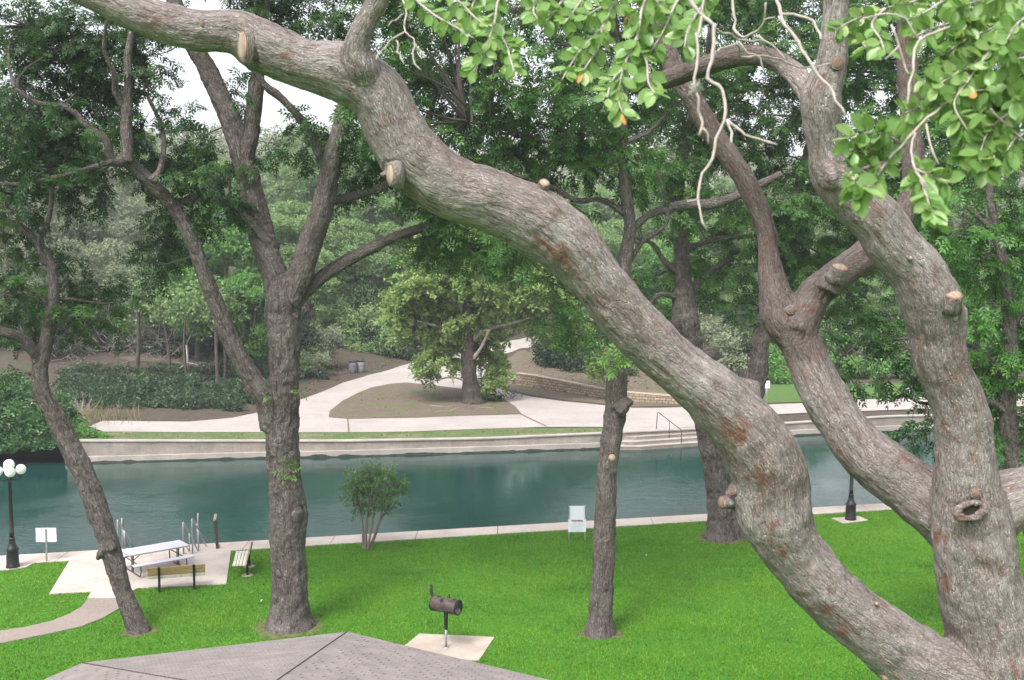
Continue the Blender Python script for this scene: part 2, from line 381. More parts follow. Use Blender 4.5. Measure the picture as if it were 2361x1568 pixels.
# ------------------------------------------------------------------ materials
M = {}
M['bark_oak'] = m_bark('oak bark', (.245, .21, .197), (.08, .058, .05), (.38, .345, .33), (.17, .075, .05), 1.0, .545, .75, .56, 1.45)
M['bark_oak_dark'] = M['bark_oak']
M['bark_pecan'] = m_bark('pecan bark', (.125, .104, .095), (.024, .018, .016), (.24, .215, .20), (.13, .07, .045), .38, .80, 1.0, .57)
M['bark_pale'] = m_bark('sycamore bark', (.17, .15, .13), (.05, .04, .035), (.48, .45, .4), (.16, .10, .07), .35, .78, .5, .47)
M['bark_brown'] = m_bark('dark brown sycamore bark', (.07, .055, .048), (.022, .017, .015), (.13, .115, .10), (.1, .06, .045), .3, .8, .7, .62)
M['wood_cut'] = None
M['stem'] = m_plain('smooth grey brown stems', (.17, .14, .12), .8, 0, .25, 20, .2)
def m_cut():
    m, nt, out = _nt('cut wood'); v = coords(nt)
    wv = tex(nt, 'ShaderNodeTexWave', v, 9.0, wave_type='RINGS', rings_direction='Z', Distortion=1.2, Detail=2.0)
    n = tex(nt, 'ShaderNodeTexNoise', v, 14.0, Detail=4.0)
    c = ramp(nt, wv.outputs[0], [(.2, (.25, .19, .135)), (.8, (.34, .27, .20))]); c = mixc(nt, .4, c, ramp(nt, n.outputs[0], [(.35, (.20, .145, .105)), (.65, (.37, .31, .24))]))
    bsdf(nt, out, c, .8); return m
M['wood_cut'] = m_cut()
M['scar'] = m_plain('healed scar wood', (.16, .10, .07), .85, 0, .4, 22, .5)
M['knot_hole'] = m_plain('rotten knot hole', (.03, .022, .018), .95, 0, .3, 20, .2)
M['twig'] = m_plain('bare twig bark', (.36, .31, .285), .85, 0, .25, 40, .3)
M['twig_dark'] = m_plain('dark twig bark', (.06, .05, .043), .9, 0, .3, 6, .3)
M['leaf_oak'] = m_leaf('near oak leaves', (.11, .20, .055), (.195, .335, .10), (.36, .46, .19), .40, .28)
M['leaf_brown'] = m_plain('scorched leaf', (.42, .23, .07), .7, 0, .3, 30, .1)
M['leaf_pecan'] = m_leaf('pecan leaves', (.014, .042, .013), (.030, .082, .019), (.08, .17, .03), .34, .38)
M['leaf_pecan_mid'] = m_leaf('fresher pecan leaves', (.028, .075, .02), (.065, .155, .034), (.14, .26, .05), .38, .38)
M['leaf_bright'] = m_leaf('bright green leaves', (.04, .11, .02), (.075, .20, .04), (.18, .34, .06), .38, .4)
M['leaf_syc'] = m_leaf('sycamore leaves', (.11, .18, .05), (.23, .34, .105), (.38, .48, .20), .38, .45)
M['leaf_far'] = m_leaf('far tree leaves', (.09, .15, .06), (.19, .30, .115), (.30, .41, .18), .38, .55, .28)
M['leaf_grey'] = m_leaf('grey green scrub leaves', (.095, .12, .07), (.195, .235, .14), (.30, .335, .21), .3, .55, .22)
M['leaf_lime'] = m_leaf('lime tree leaves', (.055, .14, .03), (.115, .27, .06), (.21, .38, .11), .38, .5)
M['leaf_dark'] = m_leaf('dark shrub leaves', (.008, .02, .012), (.02, .046, .022), (.055, .105, .04), .25, .45, .15)
M['leaf_vine'] = m_leaf('vine leaves', (.03, .08, .025), (.07, .17, .055), (.17, .29, .12), .3, .4)
M['leaf_myrtle'] = m_leaf('crepe myrtle leaves', (.045, .105, .035), (.10, .21, .065), (.21, .33, .11), .36, .4)
M['concrete'] = m_concrete('walkway concrete', (.49, .42, .375), (.37, .315, .275))
M['slab'] = m_concrete('patio concrete', (.48, .42, .38), (.35, .30, .265))
M['pad'] = m_concrete('stained pad concrete', (.43, .36, .31), (.27, .22, .185), scale=1.6)
M['aggregate'] = m_concrete('exposed aggregate path', (.26, .215, .185), (.19, .155, .135), pebble=.7)
M['far_path'] = m_concrete('far path concrete', (.37, .33, .31), (.30, .265, .25), scale=.5)
M['river_wall'] = None
def m_wall():
    m, nt, out = _nt('river wall concrete'); v = geom_pos(nt)
    n1 = tex(nt, 'ShaderNodeTexNoise', mapping(nt, v, (.5, .5, 1.6)), 1.0, Detail=7.0, Roughness=.7)
    n2 = tex(nt, 'ShaderNodeTexNoise', mapping(nt, v, (3.0, 3.0, .35)), 1.0, Detail=4.0)
    n3 = tex(nt, 'ShaderNodeTexNoise', v, 14, Detail=3.0)
    c = ramp(nt, n1.outputs[0], [(.3, (.12, .105, .09)), (.5, (.225, .195, .17)), (.72, (.33, .295, .265))])
    c = mixc(nt, .22, c, ramp(nt, n2.outputs[0], [(.35, (.13, .112, .097)), (.65, (.33, .295, .262))]))
    c = mixc(nt, .2, c, n3.outputs['Color'] if False else ramp(nt, n3.outputs[0], [(.3, (.12, .1, .09)), (.7, (.45, .41, .36))]))
    bsdf(nt, out, c, .9, bump(nt, n3.outputs[0], .3, .02)); return m
M['river_wall'] = m_wall()
M['algae'] = m_plain('wet algae concrete', (.045, .047, .032), .5, 0, .4, 3.0, .3)
M['wall_foot'] = m_concrete('pale concrete footing', (.38, .345, .315), (.26, .23, .205))
M['steel'] = m_plain('galvanised steel', (.36, .37, .39), .42, .7, .2, 15, .05)
M['dark_steel'] = m_plain('dark steel tube', (.055, .055, .06), .5, .4, .3, 15, .05)
M['black_iron'] = m_plain('black painted iron', (.012, .012, .016), .42, .0, .3, 12, .1)
M['rust_iron'] = m_plain('rusty brown painted steel', (.075, .052, .048), .55, .2, .45, 9, .2, (.03, .026, .026))
M['soot_iron'] = m_plain('sooty black steel', (.016, .015, .016), .55, .2, .4, 9, .15)
M['rail_brown'] = m_plain('dark brown painted rail', (.05, .033, .03), .6, 0, .35, 8, .2)
M['table_top'] = m_plain('white plastic table top', (.52, .50, .545), .45, 0, .05, 6, .05, (.55, .53, .56))
M['table_edge'] = m_plain('grey table edging', (.33, .32, .34), .5, .2, .1, 6, .05)
def m_wood(name, a, b, d):
    m, nt, out = _nt(name); v = coords(nt)
    g = tex(nt, 'ShaderNodeTexNoise', mapping(nt, v, (2, 26, 26)), 1.0, Detail=5.0, Roughness=.7)
    p = tex(nt, 'ShaderNodeTexNoise', v, 5, Detail=4.0)
    c = ramp(nt, g.outputs[0], [(.3, a), (.7, b)]); c = mixc(nt, ramp(nt, p.outputs[0], [(.5, (0, 0, 0)), (.72, (1, 1, 1))]), c, d)
    bsdf(nt, out, c, .75, bump(nt, g.outputs[0], .3, .004)); return m
M['bench_wood'] = m_wood('yellowed bench wood', (.24, .165, .055), (.38, .28, .11), (.20, .15, .08))
M['bench_white'] = m_wood('worn white bench paint', (.50, .48, .43), (.62, .60, .54), (.42, .36, .24))
M['white_metal'] = m_plain('white sign enamel', (.78, .80, .87), .4, 0, .04, 3, .02)
M['sign_red'] = m_plain('dark red lettering', (.30, .03, .05), .6, 0, .05)
M['sign_ink'] = m_plain('grey lettering', (.42, .44, .48), .6, 0, .05)
def m_globe():
    m, nt, out = _nt('white lamp globe'); p = bsdf(nt, out, (.86, .86, .88), .18); p.inputs['Subsurface Weight'].default_value = .35
    p.inputs['Subsurface Radius'].default_value = (.05, .05, .05); return m
M['globe'] = m_globe()
M['bin_grey'] = m_plain('weathered grey bin', (.20, .19, .195), .6, .1, .2, 5, .1, (.13, .12, .12))
M['bin_blue'] = m_plain('blue grey bin', (.12, .12, .155), .6, .1, .2, 5, .1, (.09, .09, .12))
M['bin_liner'] = m_plain('black bin liner', (.01, .01, .014), .35, 0, .3, 30, .6)
def m_water():
    m, nt, out = _nt('river water'); v = geom_pos(nt)
    w1 = tex(nt, 'ShaderNodeTexNoise', mapping(nt, v, (1.1, 1.9, 1), (0, 0, .2)), 1.0, Detail=3.0, Roughness=.55, Distortion=.4)
    w2 = tex(nt, 'ShaderNodeTexNoise', mapping(nt, v, (3.6, 6.0, 1), (0, 0, -.15)), 1.0, Detail=3.0, Distortion=.3)
    w3 = tex(nt, 'ShaderNodeTexNoise', mapping(nt, v, (.16, .3, 1)), 1.0, Detail=3.0)
    w4 = tex(nt, 'ShaderNodeTexNoise', mapping(nt, v, (.20, .13, 1)), 1.0, Detail=2.0, Distortion=.6)
    s = mixc(nt, .45, w1.outputs[0], w2.outputs[0])
    w5 = tex(nt, 'ShaderNodeTexNoise', mapping(nt, v, (7.5, 13.0, 1), (0, 0, .3)), 1.0, Detail=2.0)
    s = mixc(nt, .28, s, w5.outputs[0])
    st = ramp(nt, w4.outputs[0], [(.40, (.35, .35, .35)), (.62, (1, 1, 1))]); s = mixc(nt, 1.0, s, st, 'MULTIPLY')
    sx = nt.nodes.new('ShaderNodeSeparateXYZ'); nt.links.new(v, sx.inputs[0]); mr = nt.nodes.new('ShaderNodeMapRange'); mr.inputs[1].default_value = 44; mr.inputs[2].default_value = 62; mr.inputs[3].default_value = 2.0; mr.inputs[4].default_value = .30; nt.links.new(sx.outputs[1], mr.inputs[0])
    s = mixc(nt, 1.0, s, mr.outputs[0], 'MULTIPLY')
    c = ramp(nt, w3.outputs[0], [(.3, (.006, .032, .030)), (.7, (.010, .043, .039))])
    p = bsdf(nt, out, c, .05, bump(nt, s, .5, .06)); p.inputs['IOR'].default_value = 1.33; p.inputs['Specular IOR Level'].default_value = .5; return m
M['water'] = m_water()
def m_lawn():
    m, nt, out = _nt('lawn soil and turf'); v = geom_pos(nt)
    n = tex(nt, 'ShaderNodeTexNoise', v, .5, Detail=6.0, Roughness=.7); n2 = tex(nt, 'ShaderNodeTexNoise', v, 25, Detail=3.0)
    c = ramp(nt, n.outputs[0], [(.3, (.035, .13, .010)), (.7, (.06, .19, .016))]); c = mixc(nt, .5, c, ramp(nt, n2.outputs[0], [(.3, (.02, .08, .006)), (.7, (.07, .2, .02))]))
    bsdf(nt, out, c, .9, None, 0, .1); return m
M['lawn'] = m_lawn()
def m_grass():
    m, nt, out = _nt('mown grass blades'); v = geom_pos(nt)
    a = N(nt, 'ShaderNodeAttribute', attribute_name='tint'); n = tex(nt, 'ShaderNodeTexNoise', v, .35, Detail=5.0, Roughness=.65)
    c = ramp(nt, a.outputs['Fac'], [(0, (.040, .122, .009)), (.5, (.074, .200, .013)), (1, (.15, .305, .026))])
    c2 = mixc(nt, ramp(nt, n.outputs[0], [(.36, (0, 0, 0)), (.60, (1, 1, 1))]), c, (.145, .275, .018))
    p = bsdf(nt, out, c2, .5, None, 0, .25)
    t = nt.nodes.new('ShaderNodeBsdfTranslucent'); nt.links.new(c2, t.inputs[0]); x = nt.nodes.new('ShaderNodeMixShader'); x.inputs[0].default_value = .3
    nt.links.new(p.outputs[0], x.inputs[1]); nt.links.new(t.outputs[0], x.inputs[2]); nt.links.new(x.outputs[0], out.inputs['Surface']); return m
M['grass'] = m_grass()
def m_ground(name, dirt, litter, green, glo, ghi, scale=1.0):
    m, nt, out = _nt(name); v = geom_pos(nt)
    a = tex(nt, 'ShaderNodeTexNoise', v, .28 * scale, Detail=7.0, Roughness=.7); b = tex(nt, 'ShaderNodeTexNoise', v, 2.3 * scale, Detail=5.0, Roughness=.7)
    d = tex(nt, 'ShaderNodeTexNoise', v, 12, Detail=4.0, Roughness=.75)
    c = mixc(nt, ramp(nt, b.outputs[0], [(.4, (0, 0, 0)), (.62, (1, 1, 1))]), dirt, litter)
    mx = mixc(nt, .4, a.outputs[0], b.outputs[0])
    c = mixc(nt, ramp(nt, mx, [(glo, (0, 0, 0)), (ghi, (1, 1, 1))]), c, green)
    c = mixc(nt, .45, c, mixc(nt, 1.0, c, ramp(nt, d.outputs[0], [(.3, (.35, .35, .35)), (.7, (1.5, 1.5, 1.5))]), 'MULTIPLY'))
    bsdf(nt, out, c, .95, bump(nt, d.outputs[0], .5, .04), 0, .1); return m
M['hill'] = m_ground('wooded hill floor', (.095, .075, .062), (.068, .050, .042), (.05, .075, .03), .5, .66)
M['island'] = m_ground('trodden dirt and thin grass', (.155, .122, .098), (.115, .088, .072), (.10, .13, .05), .49, .61, 1.6)
M['verge'] = m_ground('patchy verge grass', (.22, .185, .135), (.17, .14, .10), (.085, .13, .045), .36, .52, 2.0)
M['slope'] = m_ground('leaf strewn slope', (.155, .125, .10), (.125, .097, .078), (.09, .12, .05), .50, .62, 1.6)
M['far_lawn'] = m_ground('far lawn', (.10, .13, .045), (.085, .10, .04), (.075, .145, .04), .3, .55, 1.0)
M['soil'] = m_plain('thin soil under the trees', (.085, .10, .03), .95, 0, .5, 5, .4, (.12, .085, .055))
M['dirt'] = m_plain('bare dirt', (.16, .12, .09), .95, 0, .3, 6, .3)
M['litter'] = m_leaf('fallen leaves', (.07, .04, .028), (.15, .095, .065), (.28, .21, .15), .1, .8)

# ------------------------------------------------------------------ river edges and terrain
WATER = -1.0
ne = [gnd(*p) for p in ((0, 1283), (625, 1246), (1308, 1208), (2039, 1161))]
ni = [gnd(*p) for p in ((157, 1293), (625, 1265.5), (1305, 1226), (2056, 1174))]
ka = np.polyfit([p[0] for p in ne], [p[1] for p in ne], 1); kb = np.polyfit([p[0] for p in ni], [p[1] for p in ni], 1)
def edge_y(x): return ka[0] * x + ka[1]          # walkway, water side
def inner_y(x): return kb[0] * x + kb[1]         # walkway, lawn side
fw = [gnd(u, v, WATER) for u, v in ((200, 1068), (615, 1057), (790, 1054), (1125, 1044), (1385, 1035.5), (1640, 1020), (1835, 1005), (2056, 995))]
FX = [-700.0] + [-60.0] + [p[0] for p in fw] + [60.0, 700.0]; FY = [fw[0][1] - 12, fw[0][1] - 1.0] + [p[1] for p in fw] + [fw[-1][1] + 5, fw[-1][1] + 60]
def wall_y(x): return np.interp(x, FX, FY)
_wt = []
for u, vb, vt in ((200, 1068, 1016), (615, 1057, 1016.5), (790, 1054, 1016.5), (1125, 1044, 1010.5), (1385, 1035.5, 999), (1835, 1005, 974.5), (2056, 995, 959.5)):
    b = gnd(u, vb, WATER); _wt.append((b[0], at(u, vt, b[1] + .24)[2] - .085))
def h0(x): return np.interp(np.asarray(x, float), [q[0] for q in _wt], [q[1] for q in _wt])
sw = [gnd(u, v, -.16) for u, v in ((1188, 887), (1292, 902), (1392, 918), (1459, 925), (1580, 932), (1680, 938))]
SX, SY = [p[0] for p in sw], [p[1] for p in sw]
def sstep(a, b, x):
    t = np.clip((x - a) / (b - a), 0, 1); return t * t * (3 - 2 * t)
def terr(x, y):
    x = np.asarray(x, float); y = np.asarray(y, float); d = y - wall_y(x)
    sp = lambda q: np.where(q > 30, q, np.log1p(np.exp(np.clip(q, -30, 30))))
    h = h0(x) + .085 * 3 * sp((d - 26) / 3) + .075 * 6 * sp((d - 60) / 6) + .05 * (3 * sp((d - 24) / 3) - 3 * sp((d - 62) / 3)) * sstep(-4, -24, x)
    h = np.where(h > 26, 26 + 6 * np.tanh((h - 26) / 20), h)
    bump_ = .66 * sstep(.75, 1.5, y - np.interp(x, SX, SY)) * sstep(SX[0] - .4, SX[0] + .6, x) * sstep(SX[-1] + 3, SX[-1] - 1, x)
    h = h + bump_ * sstep(22, 8, y - np.interp(x, SX, SY))
    n = np.stack([x.ravel() * .13, y.ravel() * .13, np.zeros(x.size)], 1)
    return h + ((fbm(n, 3, 2) - .5) * 1.2).reshape(x.shape) * sstep(22, 40, d)
def far(u, v, dz=0.0):
    z = 0.0
    for _ in range(40):
        p = gnd(u, v, z); z = .5 * z + .5 * float(terr(p[0], p[1]))
        z = min(z, H - 1.5)
    return np.array([p[0], p[1], float(terr(p[0], p[1])) + dz])
def grid(name, xs, ys, fz, mat):
    X, Y = np.meshgrid(xs, ys); Y = Y if fz is None else Y
    return X, Y
xs = np.concatenate([[-700, -500, -350, -250, -180, -130], np.arange(-100, -45, 3.0), np.arange(-45, 50, .75), np.arange(50, 110, 3.0), [130, 180, 250, 350, 500, 700]])
ds = np.concatenate([[.35], np.arange(1, 42, .75), np.arange(42, 100, 2.5), [105, 115, 130, 150, 180, 220, 270, 340, 430, 560, 750, 1000]])
X, D = np.meshgrid(xs, ds); Y = wall_y(X) + D; Z = terr(X, Y)
nx = len(xs); q = np.array([(j*nx+i, j*nx+i+1, (j+1)*nx+i+1, (j+1)*nx+i) for j in range(len(ds)-1) for i in range(nx-1)])
struct(link('hill', raw_mesh('hill', np.stack([X.ravel(), Y.ravel(), Z.ravel()], 1), q, None, True), M['hill']))
# near lawn, river bed, water, walkway
def sheet(name, poly, z, mat):
    me = bpy.data.meshes.new(name); me.from_pydata([(p[0], p[1], z) for p in poly], [], [tuple(range(len(poly)))]); me.update()
    if me.polygons[0].normal.z < 0: me.flip_normals()
    return struct(link(name, me, mat))
BX = 700
sheet('lawn', [(-BX, -300), (BX, -300), (BX, inner_y(BX) + .1), (-BX, inner_y(-BX) + .1)], 0.0, M['lawn'])
sheet('river_bed', [(-BX, -300), (BX, -300), (BX, 900), (-BX, 900)], -3.2, M['dirt'])
wp = [(x, edge_y(x) - .3) for x in (BX, -BX)] + [(x, wall_y(x) + .2) for x in FX]
me = bpy.data.meshes.new('water'); gx = np.concatenate([[-700, -300, -100], np.arange(-60, 61, 2.0), [100, 300, 700]])
vv = [(x, edge_y(x) - .3, WATER) for x in gx] + [(x, wall_y(x) + .3, WATER) for x in gx]; k = len(gx)
me.from_pydata(vv, [], [(i, i+1, k+i+1, k+i) for i in range(k-1)]); me.update(); struct(link('water', me, M['water']))
mb = MB(); x = -150.0
while x < 150:                                   # concrete walkway cast in bays, hairline gaps between
    L = 3.05; e = .012
    mb.prism([(x + e, inner_y(x + e)), (x + L - e, inner_y(x + L - e)), (x + L - e, edge_y(x + L - e)), (x + e, edge_y(x + e))], -2.6, .035); x += L
struct(mb.build('riverside_walkway', M['concrete']))
# far river wall: cap, wall, pale footing; dark algae line at the water
def wall_run(x0, x1, off, n=60):
    xx = np.linspace(x0, x1, n); return [(a, float(wall_y(a)) + off) for a in xx]
def strip_prism(name, x0, x1, o0, o1, z0, z1, mat, parent, n=70):
    mb = MB(); a = wall_run(x0, x1, o0, n); b = wall_run(x0, x1, o1, n); V = []
    for (p, r) in zip(a, b):
        t = z1 if not callable(z1) else z1(p[0]); V += [(p[0], p[1], z0), (p[0], p[1], t), (r[0], r[1], t), (r[0], r[1], z0)]
    Fs = [(0, 1, 2, 3), tuple(4*(n-1)+i for i in (3, 2, 1, 0))]
    for i in range(n - 1):
        for k in range(4): Fs.append((4*i+k, 4*i+4+k, 4*i+4+(k+1) % 4, 4*i+(k+1) % 4))
    mb.add(V, Fs); return mb.build(name, mat, parent)
wx0, wx1 = gnd(150, 1068, WATER)[0], 45.0
rw = thing('river_wall', 'long low stained concrete retaining wall along the far river bank', 'wall')
strip_prism('wall', wx0, wx1, .30, .62, -2.6, lambda x: float(h0(x)) + .02, M['river_wall'], rw)
strip_prism('cap', wx0, wx1, .24, .74, 0, lambda x: float(h0(x)) + .085, M['wall_foot'], rw)
for o in rw.children:
    if o.name == 'cap':
        v = np.array([tuple(p.co) for p in o.data.vertices]); v[0::4, 2] = h0(v[0::4, 0]) + .022; v[3::4, 2] = h0(v[3::4, 0]) + .022
        o.data.vertices.foreach_set('co', v.astype(np.float32).ravel())
strip_prism('footing', wx0, wx1, .02, .297, -2.6, lambda x: -.66, M['wall_foot'], rw)
strip_prism('algae_line', wx0, wx1, 0.0, .017, -2.6, lambda x: -.955 + .09 * float(fbm(np.array([[x * 1.9, 0, 3.3]]), 3, 4)[0]) ** 2 * 2, M['algae'], rw, 420)

# ------------------------------------------------------------------ draped areas on the far bank
def drape(name, px, dz, mat, mx=1.6):
    import bmesh
    P = [far(u, v) for u, v in px]; bm = bmesh.new(); vs = [bm.verts.new((p[0], p[1], 0)) for p in P]
    f = bm.faces.new(vs); bmesh.ops.triangulate(bm, faces=[f], quad_method='BEAUTY', ngon_method='BEAUTY')
    for _ in range(9):
        es = [e for e in bm.edges if e.calc_length() > mx]
        if not es: break
        bmesh.ops.subdivide_edges(bm, edges=es, cuts=1); bmesh.ops.triangulate(bm, faces=bm.faces[:])
    v = np.array([tuple(p.co) for p in bm.verts]); z = terr(v[:, 0], v[:, 1]) + dz
    for p, zz in zip(bm.verts, z): p.co.z = zz
    for f in bm.faces:
        f.smooth = True
        if f.normal.z < 0: f.normal_flip()
    bm.normal_update()
    for f in bm.faces:
        if f.normal.z < 0: f.normal_flip()
    me = bpy.data.meshes.new(name); bm.to_mesh(me); bm.free(); return struct(link(name, me, mat))
verge_u = [(u, 997 if u < 900 else np.interp(u, [900, 1128, 1389, 1440], [996, 989, 986, 993])) for u in np.linspace(150, 1440, 30)]
verge_l = [(u, np.interp(u, [150, 790, 1124, 1385, 1440], [1014, 1015.5, 1009, 997.5, 996])) for u in np.linspace(1440, 150, 30)]
drape('verge', verge_u + verge_l, .028, M['verge'])
drape('path', [(205, 985), (237, 972), (330, 973), (435, 974), (535, 965), (599, 952), (650, 938), (696, 922), (745, 904), (790, 884), (850, 866), (907, 851), (974, 832), (1060, 812), (1168, 789), (1225, 776), (1262, 768), (1275, 784), (1238, 800), (1161, 818), (1122, 840), (1118, 872), (1135, 893), (1175, 905), (1225, 916), (1300, 927), (1392, 936), (1459, 942), (1520, 942), (1580, 940), (1640, 938), (1772, 934), (1852, 931), (2036, 921), (2361, 905), (2560, 896), (2560, 930), (2361, 938), (2000, 949), (1862, 953), (1785, 957), (1700, 972), (1605, 984.0), (1580, 986), (1434, 995.2), (1389, 986), (1300, 986), (1228, 987), (1128, 990), (937, 997), (790, 998.5), (600, 998), (400, 998), (240, 997)], .05, M['far_path'])
drape('dirt_island', [(758, 964), (760, 950), (790, 926), (825, 908), (857, 895), (900, 887), (935, 884), (1000, 890), (1064, 898), (1110, 904), (1138, 912), (1165, 924), (1188, 939), (1203, 957), (1120, 959), (1050, 961), (957, 965), (800, 967.5)], .075, M['island'])
drape('leafy_slope', [(1140, 862), (1168, 826), (1240, 802), (1300, 790), (1420, 800), (1500, 830), (1600, 850), (1720, 870), (1780, 880), (1780, 931), (1640, 934), (1580, 936), (1459, 939), (1392, 932), (1300, 923), (1225, 911), (1175, 900), (1142, 888)], .03, M['slope'], .45)
drape('far_lawn', [(1700, 920), (1720, 893), (1800, 886), (2000, 885), (2361, 880), (2600, 875), (2600, 892), (2361, 901), (2036, 917), (1852, 928), (1760, 931)], .045, M['far_lawn'])
drape('dirt_trail', [(700, 880), (640, 890), (560, 880), (540, 862), (470, 848), (380, 838), (300, 832), (270, 826), (300, 823), (390, 828), (480, 836), (550, 846), (600, 856), (650, 868)], .04, M['slope'])

# ------------------------------------------------------------------ near paving
def slab(name, px, z0, z1, mat):
    mb = MB(); mb.prism([tuple(gnd(u, v)[:2]) for u, v in px], z0, z1); return struct(mb.build(name, mat))
pt = [gnd(160.6, 1294), gnd(113.7, 1371), gnd(521.8, 1348), gnd(531.9, 1272)]
poly_patio = [(pt[0][0], inner_y(pt[0][0]) - .004), tuple(pt[1][:2]), tuple(gnd(211, 1366)[:2]), tuple(gnd(201, 1381)[:2]), tuple(gnd(275, 1381)[:2]), tuple(gnd(316, 1358)[:2]), tuple(pt[2][:2]), (pt[3][0], inner_y(pt[3][0]) - .004)]
mb = MB(); mb.prism(poly_patio, -.1, .031); struct(mb.build('patio_slab', M['slab']))
poly_path = [tuple(gnd(u, v)[:2]) for u, v in ((203, 1382), (188, 1400), (160, 1417), (120, 1433), (60, 1447), (0, 1456), (-150, 1475), (-400, 1500), (-400, 1560), (-150, 1510), (0, 1485), (60, 1473), (120, 1461), (190, 1445), (240, 1425), (278, 1402), (277, 1382))]
mb = MB(); mb.prism(poly_path, -.1, .027); struct(mb.build('garden_path', M['aggregate']))
poly_pad = [tuple(gnd(u, v)[:2]) for u, v in ((967, 1463), (1140, 1471), (1104, 1525), (903, 1515))]
mb = MB(); mb.prism(poly_pad, -.1, .03); struct(mb.build('grill_pad', M['pad']))
poly_lp = [tuple(gnd(u, v)[:2]) for u, v in ((-60, 1302), (20, 1298), (84, 1296.5), (60, 1309), (20, 1315), (-60, 1320))]
mb = MB(); mb.prism(poly_lp, -.1, .026); struct(mb.build('lamp_pad', M['slab']))
poly_lp2 = [tuple(gnd(u, v)[:2]) for u, v in ((1917, 1196), (1980, 1191), (2003, 1201), (1945, 1208))]
mb = MB(); mb.prism(poly_lp2, -.1, .026); struct(mb.build('lamp_pad_far', M['pad']))
bpy.data.objects['lamp_pad_far'].name = 'lamp_footing'

# ------------------------------------------------------------------ grass blades on the lawn
def inpoly(P, poly):
    x, y = P[:, 0], P[:, 1]; r = np.zeros(len(P), bool); n = len(poly)
    for i in range(n):
        x0, y0 = poly[i]; x1, y1 = poly[(i+1) % n]
        c = ((y0 > y) != (y1 > y)) & (x < (x1 - x0) * (y - y0) / (y1 - y0 + 1e-12) + x0); r ^= c
    return r
n = 520000
gp = np.stack([rng.uniform(-26, 28, n), rng.uniform(26.5, 49, n)], 1)
keep = (np.abs(gp[:, 0]) < gp[:, 1] * .50 + 1.5) & (gp[:, 1] < inner_y(gp[:, 0]) + .0 + .05 * (vnoise(np.stack([gp[:, 0] * 6, gp[:, 1] * 0, gp[:, 0] * 0], 1), 3) - .3))
for pl in (poly_patio, poly_path, poly_pad, poly_lp, poly_lp2): keep &= ~inpoly(gp, pl)
BASES = [(668, 1443, 1.05), (320, 1455, .55), (1383, 1461, .62), (1665, 1241, .95)]
for (u, v, rr) in BASES:
    b = gnd(u, v); dx, dy = gp[:, 0] - b[0], gp[:, 1] - b[1]; an = np.arctan2(dy, dx)
    keep &= np.hypot(dx, dy) > rr * (.72 + .5 * vnoise(np.stack([np.cos(an) * 2 + u, np.sin(an) * 2, an * 0], 1), 5)) * rng.uniform(.75, 1.1, n)
    ring = [(b[0] + rr * 1.12 * math.cos(t) * (.85 + .3 * mnoise.noise(Vector((math.cos(t) * 1.5, math.sin(t) * 1.5, u)))), b[1] + rr * 1.12 * math.sin(t) * (.85 + .3 * mnoise.noise(Vector((math.cos(t) * 1.5, math.sin(t) * 1.5, u))))) for t in np.linspace(0, 2 * PI, 40, endpoint=False)]
    sheet('soil_patch', ring, .006, M['soil'])
gp = gp[keep]; n = len(gp); a = rng.uniform(0, 2 * PI, n); hgt = rng.uniform(.028, .062, n) * (.75 + .6 * vnoise(np.stack([gp[:, 0] * .6, gp[:, 1] * .6, gp[:, 0] * 0], 1), 4)); wd = rng.uniform(.010, .02, n)
lean = rng.normal(0, .03, (n, 2)); B0 = np.stack([gp[:, 0] - np.cos(a) * wd, gp[:, 1] - np.sin(a) * wd, np.zeros(n)], 1); B1 = np.stack([gp[:, 0] + np.cos(a) * wd, gp[:, 1] + np.sin(a) * wd, np.zeros(n)], 1)
T = np.stack([gp[:, 0] + lean[:, 0], gp[:, 1] + lean[:, 1], hgt], 1)
V = np.stack([B0, B1, T], 1).reshape(-1, 3); Fs = np.arange(3 * n).reshape(-1, 3)
tn = np.clip(.5 + .9 * (fbm(np.stack([gp[:, 0] * .9, gp[:, 1] * 2.2, gp[:, 0] * 0], 1), 3, 6) - .5) + rng.normal(0, .2, n), 0, 1)
g = link('grass', raw_mesh('grass', V, Fs, tn), M['grass']); tag(g, 'short bright green mown grass covering the riverside lawn', 'grass', None, 'stuff')
RZ = lambda a: Matrix.Rotation(a, 3, 'Z')
RX = lambda a: Matrix.Rotation(a, 3, 'X')
RY = lambda a: Matrix.Rotation(a, 3, 'Y')
# ------------------------------------------------------------------ street lamps with five globes
lb = gnd(30, 1309)
lamp = thing('street_lamp', 'black lamp post with white globes at the left end of the walkway', 'street lamp', (lb[0], lb[1], .03), .5, 'globe lamp posts by the river')
MB().lathe([(.225, 0), (.225, .05), (.205, .09), (.20, .40), (.19, .56), (.205, .60), (.20, .64), (.155, .70), (.115, .80), (.095, .95), (.105, .97), (.105, 1.0), (.083, 1.03)], n=24).build('base', M['black_iron'], lamp)
MB().lathe([(.083, 1.02), (.078, 1.15), (.086, 1.17), (.086, 1.2), (.074, 1.22), (.052, 3.0), (.075, 3.02), (.075, 3.06), (.05, 3.10)], n=20).build('post', M['black_iron'], lamp)
for k in range(4):
    a = k * PI / 2; dx, dy = math.cos(a), math.sin(a)
    arm = MB().tube([(dx*.03, dy*.03, 3.06), (dx*.15, dy*.15, 2.98), (dx*.28, dy*.28, 3.0), (dx*.36, dy*.36, 3.09), (dx*.36, dy*.36, 3.13)], .026, 8)
    arm = arm.lathe([(.03, 0), (.085, .03), (.085, .07), (.06, .09)], (dx*.36, dy*.36, 3.09), 12).build('arm', M['black_iron'], lamp)
    MB().lathe([(max(.001, .172*math.sin(t)), -.172*math.cos(t)) for t in np.linspace(.001, PI-.001, 14)], (dx*.36, dy*.36, 3.325), 24).build('globe', M['globe'], lamp)
